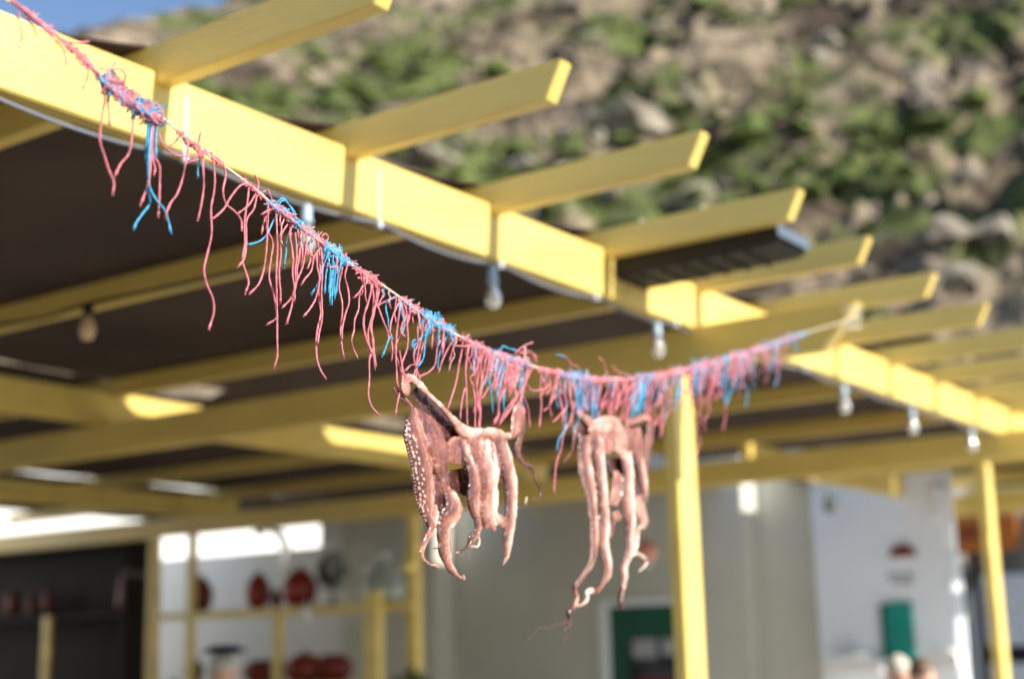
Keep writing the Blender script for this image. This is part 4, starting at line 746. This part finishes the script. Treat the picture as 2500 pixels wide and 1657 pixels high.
A3 = [(535, 560, 14, 18, 14), (560, 640, 16, 20, 16), (592, 730, 20, 32, 24), (620, 810, 24, 44, 32), (625, 890, 24, 52, 34), (618, 970, 22, 50, 34), (625, 1045, 16, 38, 28), (645, 1115, 12, 28, 22), (645, 1185, 8, 27, 20), (612, 1225, 5, 34, 22), (590, 1262, 2, 22, 16)]
A4 = [(640, 560, 12, 60, 22), (685, 650, 16, 86, 32), (716, 750, 22, 86, 40), (725, 850, 28, 66, 42), (728, 950, 25, 62, 40), (722, 1040, 22, 60, 38), (735, 1105, 20, 66, 38), (750, 1155, 16, 52, 30)]
A5 = [(800, 560, 5, 44, 26), (820, 640, 8, 52, 30), (845, 720, 12, 52, 32), (868, 800, 12, 50, 32), (878, 900, 12, 46, 30), (878, 1000, 10, 44, 28), (870, 1100, 8, 42, 26), (860, 1200, 6, 38, 23), (853, 1300, 4, 30, 18), (848, 1365, 3, 20, 14), (825, 1412, 2, 9, 9)]
T1 = [A1, A1t, A2, A3, A4, A5,
 [(155, 95, 10, 15, 18), (195, 130, 14, 28, 26), (265, 196, 12, 25, 24), (330, 262, 12, 18, 18), (405, 335, 14, 17, 16), (478, 418, 16, 24, 22), (545, 488, 18, 44, 30), (620, 512, 20, 44, 34), (700, 500, 22, 34, 32), (780, 512, 24, 42, 34), (840, 525, 20, 30, 28), (880, 530, 12, 17, 20)],
 [(130, 100, 24, 17, 16), (140, 160, 28, 32, 24), (146, 210, 28, 33, 24), (155, 245, 22, 14, 14)], [(72, 180, -8, 20, 18), (85, 230, -8, 24, 18), (120, 265, -4, 18, 16), (190, 320, 0, 14, 14)],
 [(880, 530, 8, 22, 22), (905, 485, 8, 38, 28), (922, 420, 4, 48, 28), (928, 350, 0, 44, 26), (922, 305, 0, 22, 20)],
 [(930, 320, -26, 20, 18), (958, 400, -30, 20, 18), (955, 480, -30, 24, 18), (935, 560, -30, 24, 16), (925, 620, -30, 22, 16), (945, 690, -30, 20, 15), (1005, 735, -28, 17, 13)],
 [(200, 200, -40, 40, 12), (300, 310, -46, 80, 12), (400, 410, -48, 85, 12), (490, 500, -40, 70, 12), (560, 560, -20, 40, 14)],
 [(195, 330, 2, 22, 14), (250, 400, -2, 60, 16), (300, 480, 0, 88, 20), (335, 570, 4, 88, 26), (360, 660, 8, 74, 26), (390, 750, 12, 52, 26), (412, 830, 14, 38, 24), (430, 910, 14, 30, 22)],
 [(315, 530, 16, 34, 18), (345, 600, 22, 44, 24), (360, 680, 20, 34, 20), (380, 760, 18, 24, 18)],
 [(325, 780, -12, 34, 20), (350, 870, -10, 60, 26), (375, 960, -10, 54, 26), (375, 1040, -10, 26, 14)],
 [(670, 515, 8, 90, 26), (665, 580, 10, 165, 26), (632, 650, 8, 225, 24), (615, 710, 6, 235, 20), (605, 752, 0, 215, 12)],
 [(490, 750, -50, 70, 9), (510, 820, -55, 84, 9), (560, 890, -48, 60, 9), (590, 930, -30, 30, 9)],
 [(770, 590, 2, 62, 22), (785, 690, 2, 62, 22), (790, 770, 0, 50, 16), (800, 810, 0, 20, 12)],
 [(395, 470, -32, 60, 10), (435, 550, -30, 88, 10), (450, 640, -26, 62, 10)], [(780, 1075, 22, 30, 26), (808, 1120, 26, 33, 28), (825, 1165, 20, 17, 16)], [(700, 1150, 22, 16, 16), (712, 1172, 20, 12, 12)], [(750, 1160, 24, 18, 18), (765, 1180, 22, 12, 12)],
]
TH1 = [[(1000, 733, -28, 15), (1020, 745, -28, 13), (1035, 780, -28, 8), (1045, 830, -28, 8), (1075, 880, -26, 8), (1080, 930, -25, 7), (1060, 962, -25, 7), (1020, 958, -25, 5)], [(985, 950, -25, 5), (975, 1000, -25, 3)],
 [(592, 1262, 2, 18), (575, 1295, 2, 15), (535, 1322, 2, 10), (490, 1338, 2, 4)], [(642, 1190, 6, 12), (655, 1260, 4, 9), (640, 1295, 2, 8), (610, 1290, 0, 7), (590, 1300, 0, 5)], [(340, 1305, 0, 4), (380, 1305, 0, 4)], [(355, 1435, 2, 9), (375, 1437, 2, 4)], [(545, 1490, 2, 5), (550, 1520, 3, 8), (540, 1532, 2, 4)], [(560, 1330, 0, 3), (565, 1370, 0, 3), (580, 1395, 0, 2)], [(835, 1395, 2, 10), (815, 1425, 2, 4)]]
oct1, bv1, pt1 = flesh('octopus', K1, T1, TH1, .004, 'left larger pink brown octopus, its mantle stretched between twine ties', {0: (.50, .55), 1: (.15, .2), 2: (.34, .5), 3: (.42, .5), 4: (.12, .4), 5: (.28, .55), 6: (.02, .15), 7: (.12, 0), 8: (.7, 0), 9: (.25, 0), 10: (.5, .1), 11: (.95, 0), 12: (.42, 0), 13: (.28, 0), 14: (.80, 0), 15: (.30, 0), 16: (.85, 0), 17: (.35, 0), 18: (.9, 0), 19: (.12, 0), 20: (.2, 0), 21: (.2, 0)})  # cavity and gap sheets darkened for shade; ridge and lobes paled for highlights
suckers(oct1, bv1, K1, path_pts(A1, .50, 34, 1.0, .7, 8, .14, .93), .0038)
suckers(oct1, bv1, K1, path_pts(A1, .05, 39, 1.0, .7, 11, .24, .85), .0036)
suckers(oct1, bv1, K1, path_pts(A1, .84, 27, .9, .6, 3, .12, .97), .0027)
suckers(oct1, bv1, K1, path_pts(A2, -.75, 18, .8, .5, 2, .25, .95), .0019)
suckers(oct1, bv1, K1, path_pts(A3, -.5, 16, .8, .7, 3, .35, .8)+path_pts(A3, -.1, 17, .8, .7, 3, .5, .7), .0020)
suckers(oct1, bv1, K1, path_pts(A5, -.88, 20, .7, .5, 1, .35, .97), .0016)

K2 = (1300, 980, 3.409)
B1 = [(440, 280, 10, 44, 28), (425, 380, 12, 50, 32), (430, 470, 14, 58, 36), (445, 560, 14, 62, 36), (460, 650, 12, 58, 34), (478, 740, 12, 50, 32), (492, 820, 10, 42, 30), (500, 910, 10, 39, 28), (508, 1000, 8, 37, 26), (512, 1100, 8, 35, 24), (512, 1200, 6, 31, 21), (504, 1290, 5, 26, 18), (472, 1370, 4, 22, 16), (430, 1440, 3, 20, 14), (380, 1500, 3, 18, 13), (350, 1545, 3, 15, 12)]
B2 = [(540, 330, 20, 50, 30), (552, 430, 22, 52, 32), (570, 550, 22, 48, 34), (580, 680, 20, 46, 32), (590, 800, 18, 44, 30), (598, 900, 16, 43, 28), (600, 1000, 15, 46, 28), (595, 1080, 14, 47, 28), (592, 1170, 12, 42, 26), (604, 1250, 10, 42, 24), (622, 1350, 8, 41, 22), (622, 1430, 6, 34, 20), (600, 1490, 5, 26, 17), (560, 1530, 4, 22, 15)]
B4 = [(770, 430, 16, 50, 30), (790, 530, 18, 48, 30), (800, 630, 18, 48, 32), (800, 730, 18, 52, 32), (795, 830, 16, 58, 32), (800, 920, 14, 52, 30), (815, 1010, 11, 45, 28), (815, 1100, 9, 41, 26), (815, 1190, 8, 37, 23), (802, 1270, 6, 34, 20), (775, 1340, 4, 29, 18), (760, 1400, 4, 32, 18), (768, 1460, 3, 27, 16), (758, 1520, 2, 23, 15), (750, 1560, 2, 20, 13)]
B5 = [(880, 430, 5, 45, 24), (895, 520, 5, 38, 22), (912, 620, 5, 33, 18), (930, 720, 5, 28, 16), (938, 800, 5, 22, 14)]
T2 = [[(505, 200, 10, 30, 26), (560, 160, 14, 36, 30), (640, 155, 14, 36, 30), (700, 168, 14, 32, 28), (725, 215, 14, 30, 26)], B1, B2, B4, B5,
 [(368, 78, 8, 20, 18), (410, 108, 10, 30, 24), (450, 145, 10, 34, 26), (495, 195, 6, 36, 26)],
 [(375, 90, -22, 18, 14), (388, 160, -26, 22, 16), (365, 250, -26, 22, 16), (352, 330, -26, 24, 16), (338, 400, -26, 19, 14), (300, 452, -26, 14, 10)],
 [(430, 180, -25, 40, 16), (420, 260, -25, 34, 14), (405, 350, -18, 24, 14), (395, 420, -10, 18, 14)],
 [(600, 190, 0, 100, 26), (615, 260, 0, 185, 30), (640, 340, 2, 215, 34), (660, 400, 0, 215, 26), (665, 430, -4, 200, 14)],
 [(470, 262, 24, 36, 22), (550, 236, 30, 42, 26), (640, 228, 28, 36, 22), (700, 240, 20, 24, 16)], [(712, 190, 20, 28, 22), (735, 260, 24, 38, 28), (742, 340, 24, 40, 28), (735, 420, 20, 36, 26), (765, 450, 18, 30, 24)],
 [(630, 290, 22, 20, 14), (600, 360, 30, 20, 14), (560, 430, 28, 22, 16)], [(650, 330, 20, 22, 16), (645, 400, 24, 24, 16), (620, 440, 18, 18, 12)],
 [(830, 220, 5, 70, 26), (850, 320, 8, 75, 30), (872, 420, 8, 60, 28), (880, 470, 5, 40, 20)],
 [(770, 185, 12, 28, 22), (850, 162, 14, 34, 26), (930, 135, 12, 34, 26), (975, 150, 6, 22, 18)],
 [(975, 140, -14, 22, 18), (986, 220, -16, 34, 20), (968, 320, -18, 32, 18), (956, 420, -20, 23, 16), (950, 520, -20, 18, 14), (945, 600, -20, 14, 11)],
 [(700, 470, -50, 80, 9), (700, 550, -50, 80, 9), (700, 640, -44, 46, 9)],
 [(685, 580, -8, 20, 16), (715, 650, -4, 50, 28), (702, 740, -2, 48, 28), (682, 815, 2, 44, 26), (672, 868, 2, 36, 24)], [(690, 912, 0, 32, 22), (705, 965, 0, 36, 24), (712, 990, 0, 20, 14)], [(690, 980, -3, 24, 16), (668, 1050, -5, 20, 14), (652, 1130, -6, 11, 9)],
 [(840, 470, -20, 30, 9), (858, 600, -22, 40, 9), (875, 720, -18, 34, 9), (885, 790, -8, 24, 10)],
 [(885, 785, 8, 24, 18), (890, 860, 12, 38, 28), (905, 940, 12, 41, 28), (925, 1000, 9, 32, 22), (915, 1045, 5, 20, 16), (885, 1040, 0, 22, 14)],
]
c3 = lambda x, y: ((1240+x/5.66-1300)*3.409, (1380+y/5.66-980)*3.409)
def t3(L): return [(*c3(x, y), 3, r*1.45) for x, y, r in L]
TH2 = [[(350, 1540, 3, 15)]+t3([(920, 270, 14), (925, 360, 14), (950, 450, 14), (930, 540, 13), (870, 610, 13), (835, 650, 15), (850, 700, 13), (845, 770, 11), (780, 780, 7), (700, 790, 6), (640, 805, 5), (560, 855, 5), (440, 850, 4), (380, 900, 4), (330, 980, 3), (240, 1020, 3)]), t3([(850, 760, 10), (860, 810, 8), (790, 870, 5), (770, 920, 3)]), t3([(830, 970, 4), (740, 1050, 4)]),
 [(575, 1520, 4, 22)]+t3([(1220, 340, 20), (1150, 350, 18), (1090, 370, 15), (1090, 440, 13), (1080, 490, 11), (1020, 540, 9), (930, 560, 7)]), [(750, 1550, 2, 20)]+t3([(1580, 330, 18), (1560, 430, 17), (1550, 520, 16), (1570, 600, 10)]),
 [(300, 450, -26, 14), (275, 480, -26, 10), (252, 502, -26, 5)], [(945, 595, -20, 13), (948, 720, -20, 10), (942, 850, -20, 5)],
 [(882, 1040, -5, 16), (872, 1110, -6, 17), (866, 1190, -8, 16), (855, 1250, -8, 13), (895, 1275, -8, 13), (945, 1315, -8, 13), (940, 1360, -8, 9), (885, 1412, -8, 4)], [(820, 1280, 2, 16), (855, 1265, -4, 14)]]
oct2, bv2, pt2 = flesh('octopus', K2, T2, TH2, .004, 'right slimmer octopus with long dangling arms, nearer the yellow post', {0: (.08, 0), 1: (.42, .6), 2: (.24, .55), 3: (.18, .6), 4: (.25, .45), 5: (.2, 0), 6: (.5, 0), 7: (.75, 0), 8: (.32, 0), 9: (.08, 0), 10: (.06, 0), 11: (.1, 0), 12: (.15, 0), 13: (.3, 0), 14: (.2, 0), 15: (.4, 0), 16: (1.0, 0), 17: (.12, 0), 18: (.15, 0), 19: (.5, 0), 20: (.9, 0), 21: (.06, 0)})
suckers(oct2, bv2, K2, path_pts(B1, .55, 30, 1.0, .6, 4, .1, .97)+path_pts(B1, .86, 26, .8, .5, 3, .1, .9), .0034)
suckers(oct2, bv2, K2, path_pts(B2, .5, 24, .8, .5, 3, .5, .97)+path_pts(B2, 0, 26, .8, .5, 3, .55, .9), .0024)
suckers(oct2, bv2, K2, path_pts(B4, .5, 28, .7, .5, 3, .55, .97), .0019)

# twine ties that hold the arms to the line
def tie(crop, x, y, rx, ry, n, col, top):
    ox, oy, sc = crop; 
    for k in range(n):
        ph = random.random()*6.28; P = []
        for a in np.linspace(0, 2*math.pi, 12):
            px = ox+(x+rx*math.cos(a+ph)*random.uniform(.9, 1.05)+k*3)/sc; py = oy+(y+ry*math.sin(a+ph)*.45+k*9-n*4)/sc
            P.append(LP(px, py, .004+.013*math.sin(a+ph+.6)))
        C_ = catmull(P, 4); MB().tube(C_, [.0012]*len(C_), 6).build('tie', M[col], tl)
    for k in range(2):
        P = [(ox+(x+random.uniform(-.5, .5)*rx)/sc, oy+(y-4)/sc), (ox+(x+(top[0]-x)*.5+random.uniform(-8, 8))/sc, oy+(y+(top[1]-y)*.5)/sc), (ox+top[0]/sc, oy+top[1]/sc)]
        C_ = catmull([LP(*p_, w_) for p_, w_ in zip(P, (.014, .006, .001))], 6); MB().tube(C_, [.0013]*len(C_), 6).build('tie', M[col], tl)
tie(K1, 145, 125, 34, 26, 4, 'pink', (100, -70)); tie(K1, 925, 345, 42, 26, 4, 'pink', (1000, 20)); tie(K1, 200, 145, 34, 24, 3, 'pink', (230, -60))
tie(K2, 385, 85, 26, 20, 4, 'pink', (330, -190)); tie(K2, 945, 140, 34, 24, 3, 'pink', (960, -200)); tie(K2, 560, 165, 36, 34, 2, 'blue', (480, -170)); tie(K2, 800, 172, 30, 26, 2, 'pink', (760, -190))
